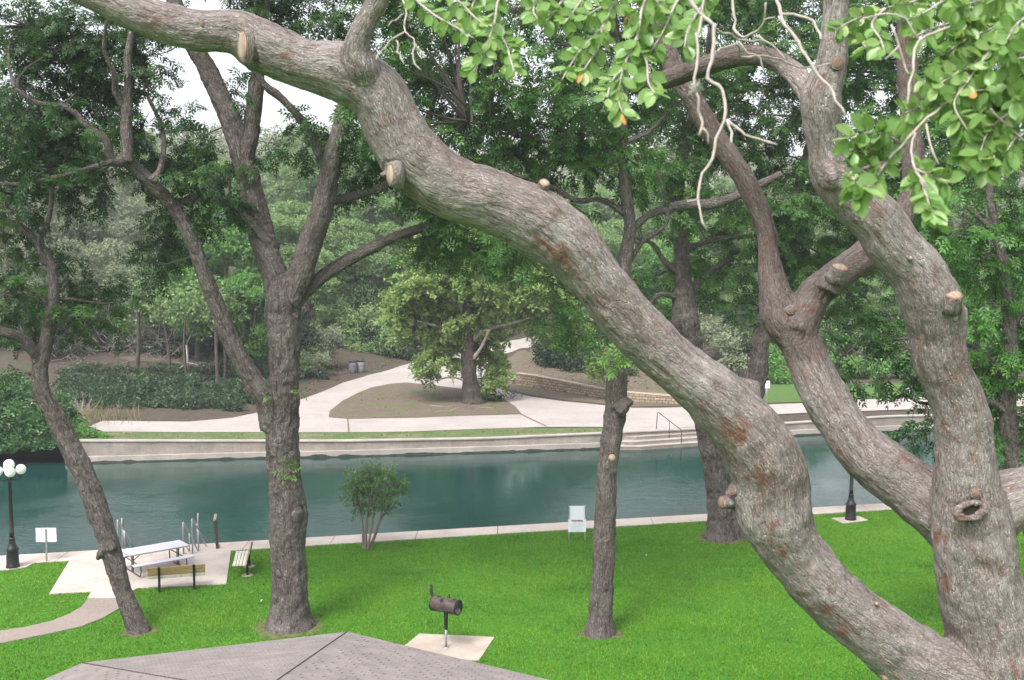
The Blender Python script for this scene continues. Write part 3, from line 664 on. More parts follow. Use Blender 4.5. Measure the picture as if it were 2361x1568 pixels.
MB().lathe([(.045, 0), (.04, .2), (.09, .23), (.06, .27)], (0, 0, 3.08), 12).build('finial', M['black_iron'], lamp)
MB().lathe([(max(.001, .18*math.sin(t)), -.18*math.cos(t)) for t in np.linspace(.001, PI-.001, 14)], (0, 0, 3.52), 24).build('globe', M['globe'], lamp)
l2 = copy_tree(lamp); p2 = gnd(1961, 1199); l2.location = (p2[0], p2[1], .028); l2.rotation_euler.z = .2
l2['label'] = 'black lamp post on a small square pad between the oak limbs'

# ------------------------------------------------------------------ signs
p = gnd(108, 1296); sg = thing('sign', 'blank white sign back on a single grey post beside the left lamp post', 'sign', (p[0], p[1], 0), .02)
MB().box((0, .018, .955), (.70, .006, .49)).build('panel', M['white_metal'], sg)
MB().box((0, 0, .56), (.055, .028, 1.22), RY(.012)).build('post', M['steel'], sg)
p = gnd(1330.5, 1245.5); ws = thing('warning_sign', 'white WARNING notice board below a blank panel on two grey posts at the lawn edge', 'sign', (p[0], p[1], 0), .03)
MB().box((0, .016, .545), (.66, .006, .485)).build('notice_panel', M['white_metal'], ws)
MB().box((-.005, .026, 1.04), (.63, .006, .50)).build('blank_panel', M['white_metal'], ws)
for s in (-1, 1):
    MB().box((s*.305, 0, .155), (.05, .024, .31)).build('post', M['steel'], ws)
    MB().box((s*.305, .010, 1.04), (.042, .024, .48)).build('post_channel', M['steel'], ws)
tc = bpy.data.curves.new('t', 'FONT'); tc.body = 'WARNING'; tc.size = .088; tc.align_x = 'CENTER'; tc.extrude = .001; tc.offset = .005
to = bpy.data.objects.new('t', tc); C.objects.link(to); dg = bpy.context.evaluated_depsgraph_get(); dg.update()
tm = bpy.data.meshes.new_from_object(to.evaluated_get(dg)); bpy.data.objects.remove(to)
t = link('lettering', tm, M['sign_red'], ws); t.location = (0, .0105, .70); t.rotation_euler = (PI/2, 0, 0)
mb = MB(); r5 = random.Random(3)
for i in range(9):
    half = (.20, .22, .26, .24, .18, .18, .24, .16, .26)[i]; x = -half; z = .655 - i * .042
    while x < half:
        wl = r5.uniform(.03, .085); wl = min(wl, half - x); mb.box((x + wl/2, .0115, z), (wl, .002, .013)); x += wl + .018
mb.build('small_print', M['sign_ink'], ws)
p = far(1768, 936); fs = thing('sign', 'small white sign on a thin grey post on the far lawn by the path', 'sign', tuple(p))
MB().box((0, 0, 1.5), (.36, .012, .5)).build('panel', M['white_metal'], fs)
MB().box((-.06, .012, 1.05), (.26, .01, .38)).build('lower_panel', M['bin_grey'], fs)
MB().tube([(0, .03, 0), (0, .03, 1.75)], .03, 8).build('post', M['steel'], fs)

# ------------------------------------------------------------------ picnic table
tp = np.mean([gnd(u, v, .74) for u, v in ((280.4, 1268.7), (415.6, 1245.7), (435.1, 1259.2), (296.3, 1283.8))], axis=0)
pt_ = thing('picnic_table', 'white topped picnic table with attached benches on the concrete patio', 'picnic table', (tp[0], tp[1], .032), math.atan2(1.27, 1.6))
MB().box((0, 0, .725), (2.06, .86, .03), None, .012).build('tabletop', M['table_top'], pt_)
MB().box((0, 0, .695), (2.03, .83, .028)).build('apron', M['table_edge'], pt_)
for s in (-1, 1):
    b = MB().box((0, s*.72, .435), (2.06, .27, .03), None, .01).build('bench_seat', M['table_top'], pt_)
    MB().box((0, s*.72, .408), (2.03, .25, .022)).build('seat_rail', M['table_edge'], b)
for s in (-1, 1):
    x = s*.78; mb = MB()
    mb.tube([(x, -.74, .40), (x, -.76, .25), (x, -.72, .07), (x, -.64, .022), (x, 0, .022), (x, .64, .022), (x, .72, .07), (x, .76, .25), (x, .74, .40)], .021, 8)
    mb.build('leg_hoop', M['dark_steel'], pt_)
    for k in (-.07, .07): MB().box((x + .0, k, .353), (.034, .034, .655)).build('leg', M['dark_steel'], pt_)
    MB().tube([(x, 0, .40), (x - s*.40, 0, .675)], .015, 6).build('brace', M['dark_steel'], pt_)
    MB().box((x, 0, .392), (.03, 1.5, .02)).build('cross_bar', M['dark_steel'], pt_)

# ------------------------------------------------------------------ park benches
def make_bench(label, loc, rz, foot=True):
    b = thing('park_bench', label, 'bench', loc, rz, 'slatted park benches by the patio')
    for s in (-1, 1):
        x = s*.53; mb = MB()
        mb.box((x, -.02, .20), (.075, .075, .44)); mb.box((x, -.075, .61), (.07, .06, .46), RX(.22))
        mb.box((x, .21, .405), (.06, .46, .05)); mb.build('post', M['black_iron'], b)
        if foot: MB().lathe([(.20, 0), (.19, .018), (.10, .03)], (x, -.02, .0), 14).build('footing', M['pad'], b)
    for k in range(4): MB().box((0, -.005 - k*.030, .475 + k*.102), (1.76, .03, .088), RX(.22), .006).build('back_slat', M['bench_wood'] if k else M['bench_white'], b)
    for k in range(4): MB().box((0, .075 + k*.105, .447), (1.76, .088, .032), None, .006).build('seat_slat', M['bench_white'], b)
    return b
a = gnd(368.3, 1365); c = gnd(447.8, 1358.6); m = (a + c) / 2
make_bench('park bench seen from behind with yellowed back slats at the lawn edge of the patio', (m[0], m[1], 0), math.atan2(c[1]-a[1], c[0]-a[0]), False)
a = gnd(569, 1327.5); c = gnd(573.8, 1305.5); m = (a + c) / 2
make_bench('park bench seen end on with white seat slats on the grass right of the patio', (m[0], m[1], 0), math.atan2(c[1]-a[1], c[0]-a[0]) )

# ------------------------------------------------------------------ hand rails at the swim steps
def make_rail(label, u, v, hgt, mat, lean=.0):
    p = gnd(u, v, .035); r = thing('hand_rail', label, 'hand rail', (p[0], p[1], .035), -.05, 'metal hand rails of the swim steps')
    MB().tube([(0, 0, 0), (0, 0, hgt - .03), (.004, .02, hgt), (.012, .05, hgt - .02), (.10 + lean*.6, .45, hgt - .55), (.17 + lean, .85, hgt - 1.12), (.22 + lean, 1.15, hgt - 1.55), (.22 + lean, 1.15, -1.6)], .027, 10).build('rail_tube', mat, r)
    MB().tube([(.0, .02, .42), (.10 + lean*.6, .45, -.12), (.2 + lean, 1.12, -.9)], .02, 8).build('lower_tube', mat, r)
    MB().tube([(.085 + lean*.5, .38, hgt - .46), (.085 + lean*.5, .38, -.1)], .02, 8).build('middle_post', mat, r)
    MB().lathe([(.075, 0), (.075, .012), (.03, .02)], (0, 0, 0), 12).build('foot_plate', M['steel'], r); return r
make_rail('grey metal hand rail nearest the right end of the picnic table', 423.5, 1277, 1.13, M['steel'])
make_rail('grey metal hand rail second right of the picnic table', 444.2, 1276, 1.24, M['steel'])
make_rail('dark topped metal hand rail between the grey rails and the brown post', 457.7, 1259.3, 1.2, M['steel'], -.5)
make_rail('grey metal hand rail half hidden behind the leaning trunk', 273, 1276, 1.2, M['steel'])
make_rail('grey metal hand rail just right of the leaning trunk behind the table end', 283, 1266, 1.12, M['steel'], -.4)
p = gnd(501.5, 1264.5, .035); bp = thing('wooden_post', 'dark brown weathered post with slanted top standing alone at the water edge', 'post', (p[0], p[1], .035), .1)
MB().prism([(-.05, -.045), (.05, -.045), (.05, .045), (-.05, .045)], 0, 1.06).build('shaft', M['rail_brown'], bp)
MB().box((-.02, .10, 1.10), (.095, .34, .05), RX(.55)).build('top_rail', M['bench_white'], bp)
MB().box((.075, .0, .08), (.04, .08, .16)).build('foot_bracket', M['steel'], bp)
for o in bp.children:
    if o.name.startswith('top_rail'): o.data.materials[0] = m_plain('faded brown rail top', (.26, .18, .165), .7, 0, .3, 10, .2)
    if o.name.startswith('shaft'): o.rotation_euler = (0, -.055, 0)
    if o.name.startswith('top_rail'): o.location.x = -.055

# ------------------------------------------------------------------ barrel grill
p = gnd(1028.5, 1492.5, .03); gr = thing('barrel_grill', 'rusty brown barrel barbecue grill with chimney on a post in the lawn', 'barbecue grill', (p[0], p[1], .03), -.52)
MB().lathe([(.09, 0), (.09, .012), (.045, .02)], n=16).build('base_plate', M['steel'], gr)
MB().lathe([(.034, 0), (.034, .58)], n=14).build('post', M['steel'], gr)
MB().lathe([(.042, .50), (.047, .55), (.055, .78), (.06, .99)], n=16).build('post_sleeve', M['soot_iron'], gr)
Rg = .205; Lg = .41; zc = 1.17
def arcshell(a0, a1, r, x0, x1, n=20):
    mb = MB(); V = []; Fs = []
    for i in range(n + 1):
        t = a0 + (a1 - a0) * i / n
        for x, rr in ((x0, r), (x1, r), (x1, r - .012), (x0, r - .012)): V.append((x, rr*math.cos(t), zc + rr*math.sin(t)))
    for i in range(n):
        for k in range(4): Fs.append((4*i+k, 4*i+(k+1) % 4, 4*i+4+(k+1) % 4, 4*i+4+k))
    Fs += [(3, 2, 1, 0), (4*n, 4*n+1, 4*n+2, 4*n+3)]; return mb.add(V, Fs, False)
arcshell(.1, PI + .45, Rg, -Lg, Lg).build('lid', M['rust_iron'], gr)
arcshell(PI + .45, 2*PI + .1, Rg - .004, -Lg, Lg).build('firebox', M['soot_iron'], gr)
for s in (-1, 1):
    cap = MB().lathe([(.001, 0), (Rg - .01, 0), (Rg + .006, .0), (Rg + .006, .03), (Rg - .01, .03)], (s*Lg - (.03 if s > 0 else 0), 0, zc), 28, RY(PI/2)).build('end_cap', M['soot_iron'], gr)
capd = MB().lathe([(.001, 0), (Rg - .02, 0), (Rg - .02, .012), (.001, .014)], (Lg - .008, 0, zc), 28, RY(PI/2)).build('end_plate', M['soot_iron'], gr)
V = [(Lg + .008, (Rg-.03)*math.cos(t), zc + (Rg-.03)*math.sin(t)) for t in np.linspace(-PI*.98, -PI*.28, 9)] + [(Lg + .008, .03, zc - .02)]
MB().add(V + [(x - .004, y, z) for x, y, z in V], [tuple(range(10)), tuple(range(19, 9, -1))] + [(i, 10+i, 10+(i+1) % 10, (i+1) % 10) for i in range(10)]).build('draft_door', m_plain('ash grey door', (.16, .13, .12), .7, .1, .4, 14), capd)
MB().tube([(-Lg + .03, .04, zc + .15), (-Lg - .07, .05, zc + .19), (-Lg - .10, .05, zc + .27), (-Lg - .10, .05, zc + .47)], [.04, .043, .043, .043], 12).lathe([(.036, 0), (.046, .012), (.046, .03)], (-Lg - .10, .05, zc + .455), 12).build('chimney', M['soot_iron'], gr)
MB().tube([(-.15, -Rg*.95, zc - .075), (-.15, -Rg - .05, zc - .07), (.08, -Rg - .05, zc - .07), (.08, -Rg*.95, zc - .075)], .009, 6).build('handle', M['dark_steel'], gr)
for x in (-.24, .26): MB().box((x, .03, zc + Rg + .006), (.09, .06, .022), None, .006).build('hinge', M['soot_iron'], gr)
MB().tube([(.02, .06, zc + Rg - .02), (.06, .08, zc + Rg + .075), (.10, .06, zc + Rg - .01)], .014, 6).tube([(.06, .08, zc + Rg + .06), (.06, .08, zc + Rg + .1)], .022, 8).build('counterweight', M['soot_iron'], gr)
MB().lathe([(.001, 0), (.05, 0), (.048, .008), (.001, .01)], (-.05, -Rg*.62, zc + Rg*.79), 14, RX(.9)).build('vent_disc', M['soot_iron'], gr)

# ------------------------------------------------------------------ litter bins
STEN = m_plain('faded stencil paint', (.11, .11, .13), .7)
def join_mb(o, mb, mat):
    import bmesh
    me = o.data; bm = bmesh.new(); bm.from_mesh(me); me.materials.append(mat); k = len(me.materials) - 1
    vs = [bm.verts.new(p) for p in mb.v]
    for f in mb.f:
        g = bm.faces.new([vs[i] for i in f]); g.material_index = k
    bm.to_mesh(me); bm.free(); me.update()
def make_bin(label, u, v, mat, rz):
    p = far(u, v); b = thing('litter_bin', label, 'litter bin', (p[0], p[1], p[2] - .02), rz, 'pair of litter bins by the far path')
    dr = MB().lathe([(.27, 0), (.29, .03), (.31, .12), (.315, .98), (.30, .99)], n=24); dr = dr.build('drum', mat, b)
    V = MB(); r = random.Random(int(u))
    V.lathe([(.325, .90), (.335, .95), (.335, 1.0), (.30, 1.03), (.26, 1.0), (.2, .98)], n=24).build('bin_liner', M['bin_liner'], b)
    MB().lathe([(.318, .30), (.323, .31), (.323, .34), (.318, .35)], n=24).lathe([(.318, .62), (.323, .63), (.323, .66), (.318, .67)], n=24).build('hoop', mat, b)
    mb = MB()
    for k, (a, z, s) in enumerate(((-1.75, .62, .06), (-1.45, .66, .05), (-1.6, .56, .07), (-1.5, .78, .04))):
        mb.box((.318*math.cos(a), .318*math.sin(a), z), (.006, s, s*.9), RZ(a))
    join_mb(dr, mb, STEN); return b
make_bin('blue grey litter bin with a black liner, left of the pair by the far path', 813.5, 860, M['bin_blue'], .4)
make_bin('pale grey litter bin with a black liner, right of the pair by the far path', 832, 858.5, M['bin_grey'], .1)
p = far(2098, 908); wb = thing('white_post_bin', 'stout white cylinder standing on the far lawn beyond the hanging leaves', 'bin', tuple(p))
MB().lathe([(.33, 0), (.34, .04), (.34, .85), (.30, .92)], n=20).build('drum', m_plain('off white paint', (.5, .5, .5), .6, 0, .1), wb)
MB().lathe([(.31, .91), (.25, 1.0), (.001, 1.04)], n=20).build('lid', M['wall_foot'], wb)

# ------------------------------------------------------------------ bathing steps on the far bank
A = gnd(1434, 996, -.16); B = gnd(1640, 982.5, -.16); ang = math.atan2(B[1]-A[1], B[0]-A[0]); L = np.linalg.norm(B - A)
st = thing('river_steps', 'three broad pale concrete steps going down into the river on the far bank', 'steps', (A[0], A[1], 0), ang)
for k, (y0, z1, x0) in enumerate(((-1.62, -.78, .35), (-1.14, -.58, .05), (-.66, -.38, -.05))):
    nm = 'step'; e = y0
    MB().prism([(x0 + .55*(k == 2) + .1, e), (L, e), (L, .3 - .002*k), (-.5 - .4*(2 - k), .3 - .002*k), (-.5 - .4*(2 - k) + (.45 if k == 2 else 0), e + (.75 if k < 2 else .5))], -2.4, z1 - .045).build(nm, M['river_wall'], st)
    MB().prism([(x0 + .55*(k == 2) + .1, e - .015), (L + .004, e - .015), (L + .004, .3 - .002*k), (-.51 - .4*(2 - k), .3 - .002*k), (-.51 - .4*(2 - k) + (.45 if k == 2 else 0), e + (.735 if k < 2 else .485))], z1 - .044, z1).build('tread', M['wall_foot'], st)
MB().box((L/2, .16, -1.3), (L + .9, .34, 2.23)).build('top_riser', M['river_wall'], st)
MB().box((L/2, .15, -.155), (L + .92, .40, .05)).build('top_edge', M['wall_foot'], st)
hx = 2.35
hr = thing('step_rail', 'thin dark metal hand rail sloping down the far bathing steps', 'hand rail', (A[0] + hx*math.cos(ang), A[1] + hx*math.sin(ang), -.13), ang)
MB().tube([(0, .1, 0), (.05, .1, .98), (.10, .06, 1.0), (.75, -1.45, .18), (.78, -1.55, .10), (.76, -1.56, -1.4)], .026, 8).build('rail_tube', M['dark_steel'], hr)
MB().tube([(.43, -.72, .56), (.40, -.74, -.72)], .022, 8).build('middle_post', M['dark_steel'], hr)
MB().lathe([(.07, 0), (.07, .015), (.03, .02)], (0, .1, .002), 10).build('foot_plate', M['steel'], hr)

# ------------------------------------------------------------------ stone block retaining wall (stepped top)
def m_block():
    m, nt, out = _nt('tan split face stone blocks'); v = coords(nt, 'UV')
    b = nt.nodes.new('ShaderNodeTexBrick'); nt.links.new(v, b.inputs['Vector']); b.inputs['Scale'].default_value = 1; b.inputs['Brick Width'].default_value = .42
    b.inputs['Row Height'].default_value = .2; b.inputs['Mortar Size'].default_value = .02; b.inputs['Mortar Smooth'].default_value = .3; b.inputs['Bias'].default_value = -.1
    b.inputs['Color1'].default_value = (.34, .27, .20, 1); b.inputs['Color2'].default_value = (.22, .175, .13, 1); b.inputs['Mortar'].default_value = (.06, .047, .04, 1)
    n = tex(nt, 'ShaderNodeTexNoise', geom_pos(nt), 9, Detail=4.0)
    c = mixc(nt, .5, b.outputs[0], mixc(nt, 1.0, b.outputs[0], ramp(nt, n.outputs[0], [(.3, (.5, .5, .5)), (.7, (1.5, 1.45, 1.4))]), 'MULTIPLY'))
    iv = N(nt, 'ShaderNodeMath', operation='SUBTRACT'); iv.inputs[0].default_value = 1; nt.links.new(b.outputs['Fac'], iv.inputs[1])
    bsdf(nt, out, c, .9, bump(nt, mixc(nt, .4, iv.outputs[0], n.outputs[0]), .8, .05)); return m
bw = thing('stone_wall', 'low curved tan stone block retaining wall with a stepped top beside the far path', 'wall')
mbk = m_block(); S = catmull([(a, b, 0, 0) for a, b in zip(SX, SY)], .42)[:, :2]; n = len(S); T = unit(np.gradient(S, axis=0)); Nn = np.stack([-T[:, 1], T[:, 0]], 1)
Lc = np.concatenate([[0], np.cumsum(np.linalg.norm(np.diff(S, axis=0), axis=1))])
def top_z(l): return [.92, .92, .86, .82, .78, .74, .70, .66, .62, .60, .58, .56, .54, .52, .5, .5][min(15, int(l / Lc[-1] * 16))] if True else 0
V = []; Fs = []; UV = []
mb = MB(); cap = MB()
for i in range(n - 1):
    z1 = top_z(Lc[i]) - .2; j = random.Random(i).uniform(-.012, .012)
    a, b = S[i], S[i+1]; na, nb = Nn[i] * .8, Nn[i+1] * .8; oa, ob = Nn[i] * j, Nn[i+1] * j
    mb.add([(a[0]+oa[0], a[1]+oa[1], -.6), (b[0]+ob[0], b[1]+ob[1], -.6), (b[0]+ob[0], b[1]+ob[1], z1), (a[0]+oa[0], a[1]+oa[1], z1), (a[0]+na[0], a[1]+na[1], -.4), (b[0]+nb[0], b[1]+nb[1], -.4), (b[0]+nb[0], b[1]+nb[1], z1), (a[0]+na[0], a[1]+na[1], z1)],
           [(0, 1, 2, 3), (5, 4, 7, 6), (4, 0, 3, 7), (1, 5, 6, 2), (3, 2, 6, 7)])
    e0, e1 = Nn[i] * -.03, Nn[i+1] * -.03; f0, f1 = Nn[i] * .5, Nn[i+1] * .5
    cap.add([(a[0]+e0[0], a[1]+e0[1], z1+.003), (b[0]+e1[0], b[1]+e1[1], z1+.003), (b[0]+f1[0], b[1]+f1[1], z1+.003), (a[0]+f0[0], a[1]+f0[1], z1+.003), (a[0]+e0[0], a[1]+e0[1], z1+.063), (b[0]+e1[0], b[1]+e1[1], z1+.063), (b[0]+f1[0], b[1]+f1[1], z1+.063), (a[0]+f0[0], a[1]+f0[1], z1+.063)],
            [(3, 2, 1, 0), (4, 5, 6, 7), (0, 1, 5, 4), (1, 2, 6, 5), (2, 3, 7, 6), (3, 0, 4, 7)])
o = mb.build('blocks', mbk, bw); uv = o.data.uv_layers.new(name='UVMap')
for pl in o.data.polygons:
    seg = pl.index // 5
    for li in pl.loop_indices:
        vi = o.data.loops[li].vertex_index; co_ = o.data.vertices[vi].co; k = vi % 8
        uv.data[li].uv = (Lc[seg] + (.42 if k in (1, 2, 5, 6) else 0) + (.3 if k >= 4 else 0), co_.z + .4)
cap.build('coping', m_plain('tan coping stone', (.36, .29, .225), .9, 0, .2, 5, .2), bw)

# ------------------------------------------------------------------ octagonal pavilion roof below the balcony
def m_shingle():
    m, nt, out = _nt('grey asphalt shingles'); v = coords(nt, 'UV')
    b = nt.nodes.new('ShaderNodeTexBrick'); nt.links.new(v, b.inputs['Vector']); b.inputs['Scale'].default_value = 1; b.inputs['Brick Width'].default_value = .31
    b.inputs['Row Height'].default_value = .145; b.inputs['Mortar Size'].default_value = .006; b.offset = .5; b.inputs['Mortar Smooth'].default_value = .0
    b.inputs['Color1'].default_value = (.205, .18, .17, 1); b.inputs['Color2'].default_value = (.18, .158, .152, 1); b.inputs['Mortar'].default_value = (.15, .13, .125, 1)
    n = tex(nt, 'ShaderNodeTexNoise', geom_pos(nt), 2.2, Detail=5.0); n2 = tex(nt, 'ShaderNodeTexNoise', geom_pos(nt), 70, Detail=2.0)
    c = mixc(nt, .6, b.outputs[0], mixc(nt, 1.0, b.outputs[0], ramp(nt, n.outputs[0], [(.3, (.75, .75, .75)), (.7, (1.28, 1.27, 1.27))]), 'MULTIPLY'))
    c = mixc(nt, .35, c, mixc(nt, 1.0, c, ramp(nt, n2.outputs[0], [(.3, (.5, .5, .5)), (.7, (1.5, 1.5, 1.5))]), 'MULTIPLY'))
    bsdf(nt, out, c, .92, bump(nt, n2.outputs[0], .3, .004)); return m
e0 = gnd(190, 1530, 2.6); e1 = gnd(800, 1458, 2.6); d = (e1 - e0)[:2]; sl_ = np.linalg.norm(d); d = d / sl_; nn = np.array([d[1], -d[0]])
ctr = (e0 + e1)[:2] / 2 + nn * sl_ * 1.2071; Rr = sl_ * 1.3066; a0 = math.atan2(e0[1] - ctr[1], e0[0] - ctr[0])
pv = thing('pavilion', 'octagonal pavilion with a low grey shingled roof in front of the lawn', 'pavilion', (ctr[0], ctr[1], 0))
msh = m_shingle(); slots = m_plain('shingle slot shadow gap', (.062, .054, .053), .95)
corner = [Vector((Rr*math.cos(a0 - k*PI/4), Rr*math.sin(a0 - k*PI/4), 2.6)) for k in range(8)]; apex = Vector((0, 0, 4.1))
g = gnd(1260, 1568, 2.6); dv = Vector((g[0] - e1[0], g[1] - e1[1], 0)).normalized(); corner[2] = Vector((e1[0] - ctr[0], e1[1] - ctr[1], 2.6)) + dv * sl_ * .97
rf = None
for k in range(8):
    p, q2 = corner[k], corner[(k+1) % 8]; mid = (p + q2) / 2; ex = (q2 - p).normalized(); up = (apex - mid); sl2 = up.length; up = up.normalized(); nz = ex.cross(up)
    if nz.z < 0: nz = -nz
    mb = MB(); ncr = int(sl2 / .145); half = (q2 - p).length / 2; uvs = []
    for r in range(ncr + 1):
        s0, s1 = r * .145, min((r + 1) * .145 + .02, sl2); h0_, h1_ = half * (1 - s0 / sl2), half * (1 - s1 / sl2)
        b0 = mid + up * s0 + nz * .016; b1 = mid + up * s1 + nz * .002; g0 = mid + up * s0
        base = len(mb.v)
        mb.add([b0 - ex*h0_, b0 + ex*h0_, b1 + ex*h1_, b1 - ex*h1_, g0 - ex*h0_, g0 + ex*h0_], [(0, 1, 2, 3), (4, 5, 1, 0)])
        uvs += [[(-h0_+50, s0+.001), (h0_+50, s0+.001), (h1_+50, s0+.144), (-h1_+50, s0+.144)], [(-h0_+50, s0+.02), (h0_+50, s0+.02), (h0_+50, s0+.03), (-h0_+50, s0+.03)]]
    o = mb.build('roof_facet', msh, pv); uv = o.data.uv_layers.new(name='UVMap')
    for pl, us in zip(o.data.polygons, uvs):
        for li, t in zip(pl.loop_indices, us): uv.data[li].uv = t
    for pl in o.data.polygons: pass
    # tab slots: short dark gaps, some wider than others
    sb = MB(); rr = random.Random(k)
    for r in range(ncr):
        s0 = r * .145; hw = half * (1 - (s0 + .1) / sl2); x = -math.floor(hw / .31) * .31 + (.155 if r % 2 else 0)
        while x < hw - .05:
            if rr.random() < .62:
                c0 = mid + up * (s0 + .065) + ex * x + nz * .0125; Rm = Matrix((ex, up, nz)).transposed()
                sb.box(c0, (rr.uniform(.006, .011), rr.uniform(.07, .115), .004), Rm)
            x += .31
    join_mb(o, sb, slots)
    f = MB(); f.prism([(p.x, p.y), (q2.x, q2.y), (q2.x*.975, q2.y*.975), (p.x*.975, p.y*.975)], 2.42, 2.592).build('fascia', M['bin_grey'], pv)
    MB().tube([p + Vector((0, 0, .018)), apex + Vector((0, 0, .018))], .012, 6).build('hip_seam', slots, pv)
    MB().box((p.x*.93, p.y*.93, 1.21), (.18, .18, 2.4)).build('post', M['rail_brown'], pv)
# ------------------------------------------------------------------ the big oak in front
oak = thing('oak_tree', 'massive grey barked oak with a long pruned limb arching across the whole view', 'tree', tuple(at(2330, 1600, 7.2) * np.array([1, 1, 0])))
OO = np.array(oak.location)
limbA = [(2330, 1720, 250), (2290, 1640, 235), (2200, 1580, 190), (2125, 1535, 165), (2047, 1476, 146), (1967, 1414, 138), (1895, 1348, 136), (1826, 1262, 140), (1788, 1175, 176), (1772, 1082, 168), (1728, 1000, 158), (1655, 922, 142), (1568, 850, 126), (1490, 777, 126), (1420, 702, 130), (1366, 632, 130), (1296, 556, 150), (1220, 502, 158), (1130, 462, 152), (1045, 436, 142), (962, 378, 146), (912, 300, 134), (868, 215, 132), (790, 168, 132), (705, 150, 116), (605, 108, 120), (545, 76, 104), (435, 68, 92), (330, 34, 88), (230, -12, 84), (120, -60, 80), (0, -120, 72)]
limbB = [(2330, 1720, 270), (2318, 1600, 255), (2290, 1460, 205), (2262, 1340, 190), (2243, 1230, 182), (2228, 1130, 150), (2224, 1025, 130), (2214, 950, 122), (2188, 880, 116), (2166, 825, 116), (2156, 758, 122), (2142, 690, 140), (2108, 618, 132), (2062, 568, 124), (2022, 510, 122), (1972, 455, 118), (1920, 402, 104), (1904, 345, 80), (1896, 284, 88), (1893, 220, 92), (1916, 150, 74), (1925, 60, 62), (1930, -60, 55), (1938, -160, 48)]
limbC = [(2262, 1262, 130), (2180, 1185, 150), (2100, 1125, 140), (1990, 1040, 116), (1930, 962, 106), (1888, 890, 102), (1860, 825, 94), (1838, 775, 96), (1806, 735, 100), (1784, 668, 72), (1774, 600, 54), (1764, 524, 48), (1728, 435, 50), (1685, 366, 50), (1638, 300, 50), (1600, 232, 50), (1566, 180, 48), (1530, 100, 46), (1500, 0, 42), (1480, -100, 38)]
forkC = [(1838, 770, 80), (1872, 690, 78), (1912, 650, 76), (1952, 618, 74), (2000, 586, 72), (2060, 530, 62), (2105, 430, 52), (2097, 250, 48), (2090, 100, 44), (2086, -80, 40)]
limbD = [(1884, 262, 60), (1862, 212, 52), (1832, 170, 50), (1780, 136, 46), (1705, 128, 48), (1630, 150, 50), (1580, 168, 46), (1520, 186, 40), (1470, 180, 30)]
limbE = [(2260, 1210, 150), (2320, 1160, 140), (2400, 1130, 130), (2520, 1050, 110), (2680, 900, 95), (2800, 640, 80), (2960, 300, 62), (3060, -100, 44), (3100, -500, 24)]
upA = [(846, 190, 56), (836, 158, 72), (823, 108, 58), (845, 50, 52), (878, -10, 50), (910, -90, 46)]
knob = lambda u, v, du, dv, w, y: trace([(u, v, w), (u + du, v + dv, w * .8)], y)
base = [(*(OO + [0, 0, -.3]), .75), (*(OO + [0, 0, .5]), .62), (*(OO + [.05, .1, 4]), .52), (*(at(2330, 1720, 7.2)), .40)]
BR = [base, trace(limbA, 7.2, 6.5), trace(limbB, 7.25, 6.7), trace(limbC, 7.35, 8.6), trace(forkC, 7.75, 8.4), trace(limbD, 6.85, 8.2), trace(limbE, 7.2, 7.6), trace(upA, 6.6, 6.4),
      knob(1720, 905, 5, -30, 70, 6.98), trace([(1745, 1140, 110), (1705, 1148, 84), (1682, 1156, 44)], 7.08), knob(2150, 690, 55, -28, 66, 6.95), knob(905, 395, 2, 12, 60, 6.62), knob(1925, 405, -25, 5, 70, 6.75), trace([(2150, 870, 50), (2176, 770, 92), (2191, 703, 74)], 7.03), knob(1905, 672, 24, -38, 62, 7.75), knob(1896, 1424, -14, 10, 58, 7.12), knob(1640, 850, 2, -8, 40, 6.95)]
rust_px = [(1200, 545, 6.55, .05), (1225, 558, 6.55, .055), (1250, 572, 6.57, .06), (1272, 585, 6.6, .065), (985, 455, 6.45, .05), (1010, 470, 6.45, .05), (1060, 500, 6.5, .06), (1140, 535, 6.5, .06), (1680, 975, 6.8, .05), (1770, 1100, 6.8, .05), (1860, 1350, 6.95, .06), (1850, 1330, 6.95, .05), (2230, 1290, 7.1, .07), (2160, 1240, 7.1, .07), (2170, 1340, 7.1, .08), (2330, 1240, 7.1, .08), (2140, 860, 6.75, .05), (2095, 750, 6.7, .05), (2020, 1080, 7.2, .08), (1980, 1020, 7.3, .07), (1290, 592, 6.62, .085), (1310, 618, 6.6, .08), (1230, 560, 6.62, .05), (910, 295, 6.42, .06), (920, 330, 6.42, .05), (925, 362, 6.45, .05), (640, 165, 6.38, .07), (700, 185, 6.4, .06), (575, 150, 6.4, .05), (600, 160, 6.38, .06), (1750, 1090, 6.8, .06), (1780, 1215, 6.85, .06), (1695, 990, 6.8, .06), (1710, 1005, 6.8, .05), (1800, 1265, 6.9, .06), (1900, 1405, 6.9, .05), (1940, 1450, 6.95, .05), (2160, 1095, 7.0, .06), (2350, 1110, 7.0, .1), (1885, 440, 6.55, .08), (1905, 300, 6.58, .06), (1900, 240, 6.58, .05), (1880, 462, 6.55, .07), (2085, 770, 6.7, .06), (2110, 850, 6.75, .06), (1035, 400, 6.45, .06), (990, 480, 6.45, .08), (1085, 520, 6.5, .08), (1180, 555, 6.55, .07), (1030, 300, 6.45, .05)]
trunk, OSK = limbs('trunk', BR, .013, M['bark_oak'], oak, OO, furrow=.006, fscale=1.35, lump=.026, rusts=[(at(u, v, y), r) for u, v, y, r in rust_px], weathered=[(p[:3], max(p[3] * 1.7, .2)) for p in catmull(trace(limbC, 7.35, 8.6), .12)[14:]] + [(p[:3], max(p[3] * 1.7, .2)) for p in catmull(trace(forkC, 7.75, 8.4), .12)] + [(p[:3], .22) for p in catmull(trace(limbD[3:], 7.4, 8.2), .12)], smooth=12, nsec=28)  # rear limbs darkened in colour: their shade painted in, besides darker weathered bark
OU, OV, OW = project(OSK.S)
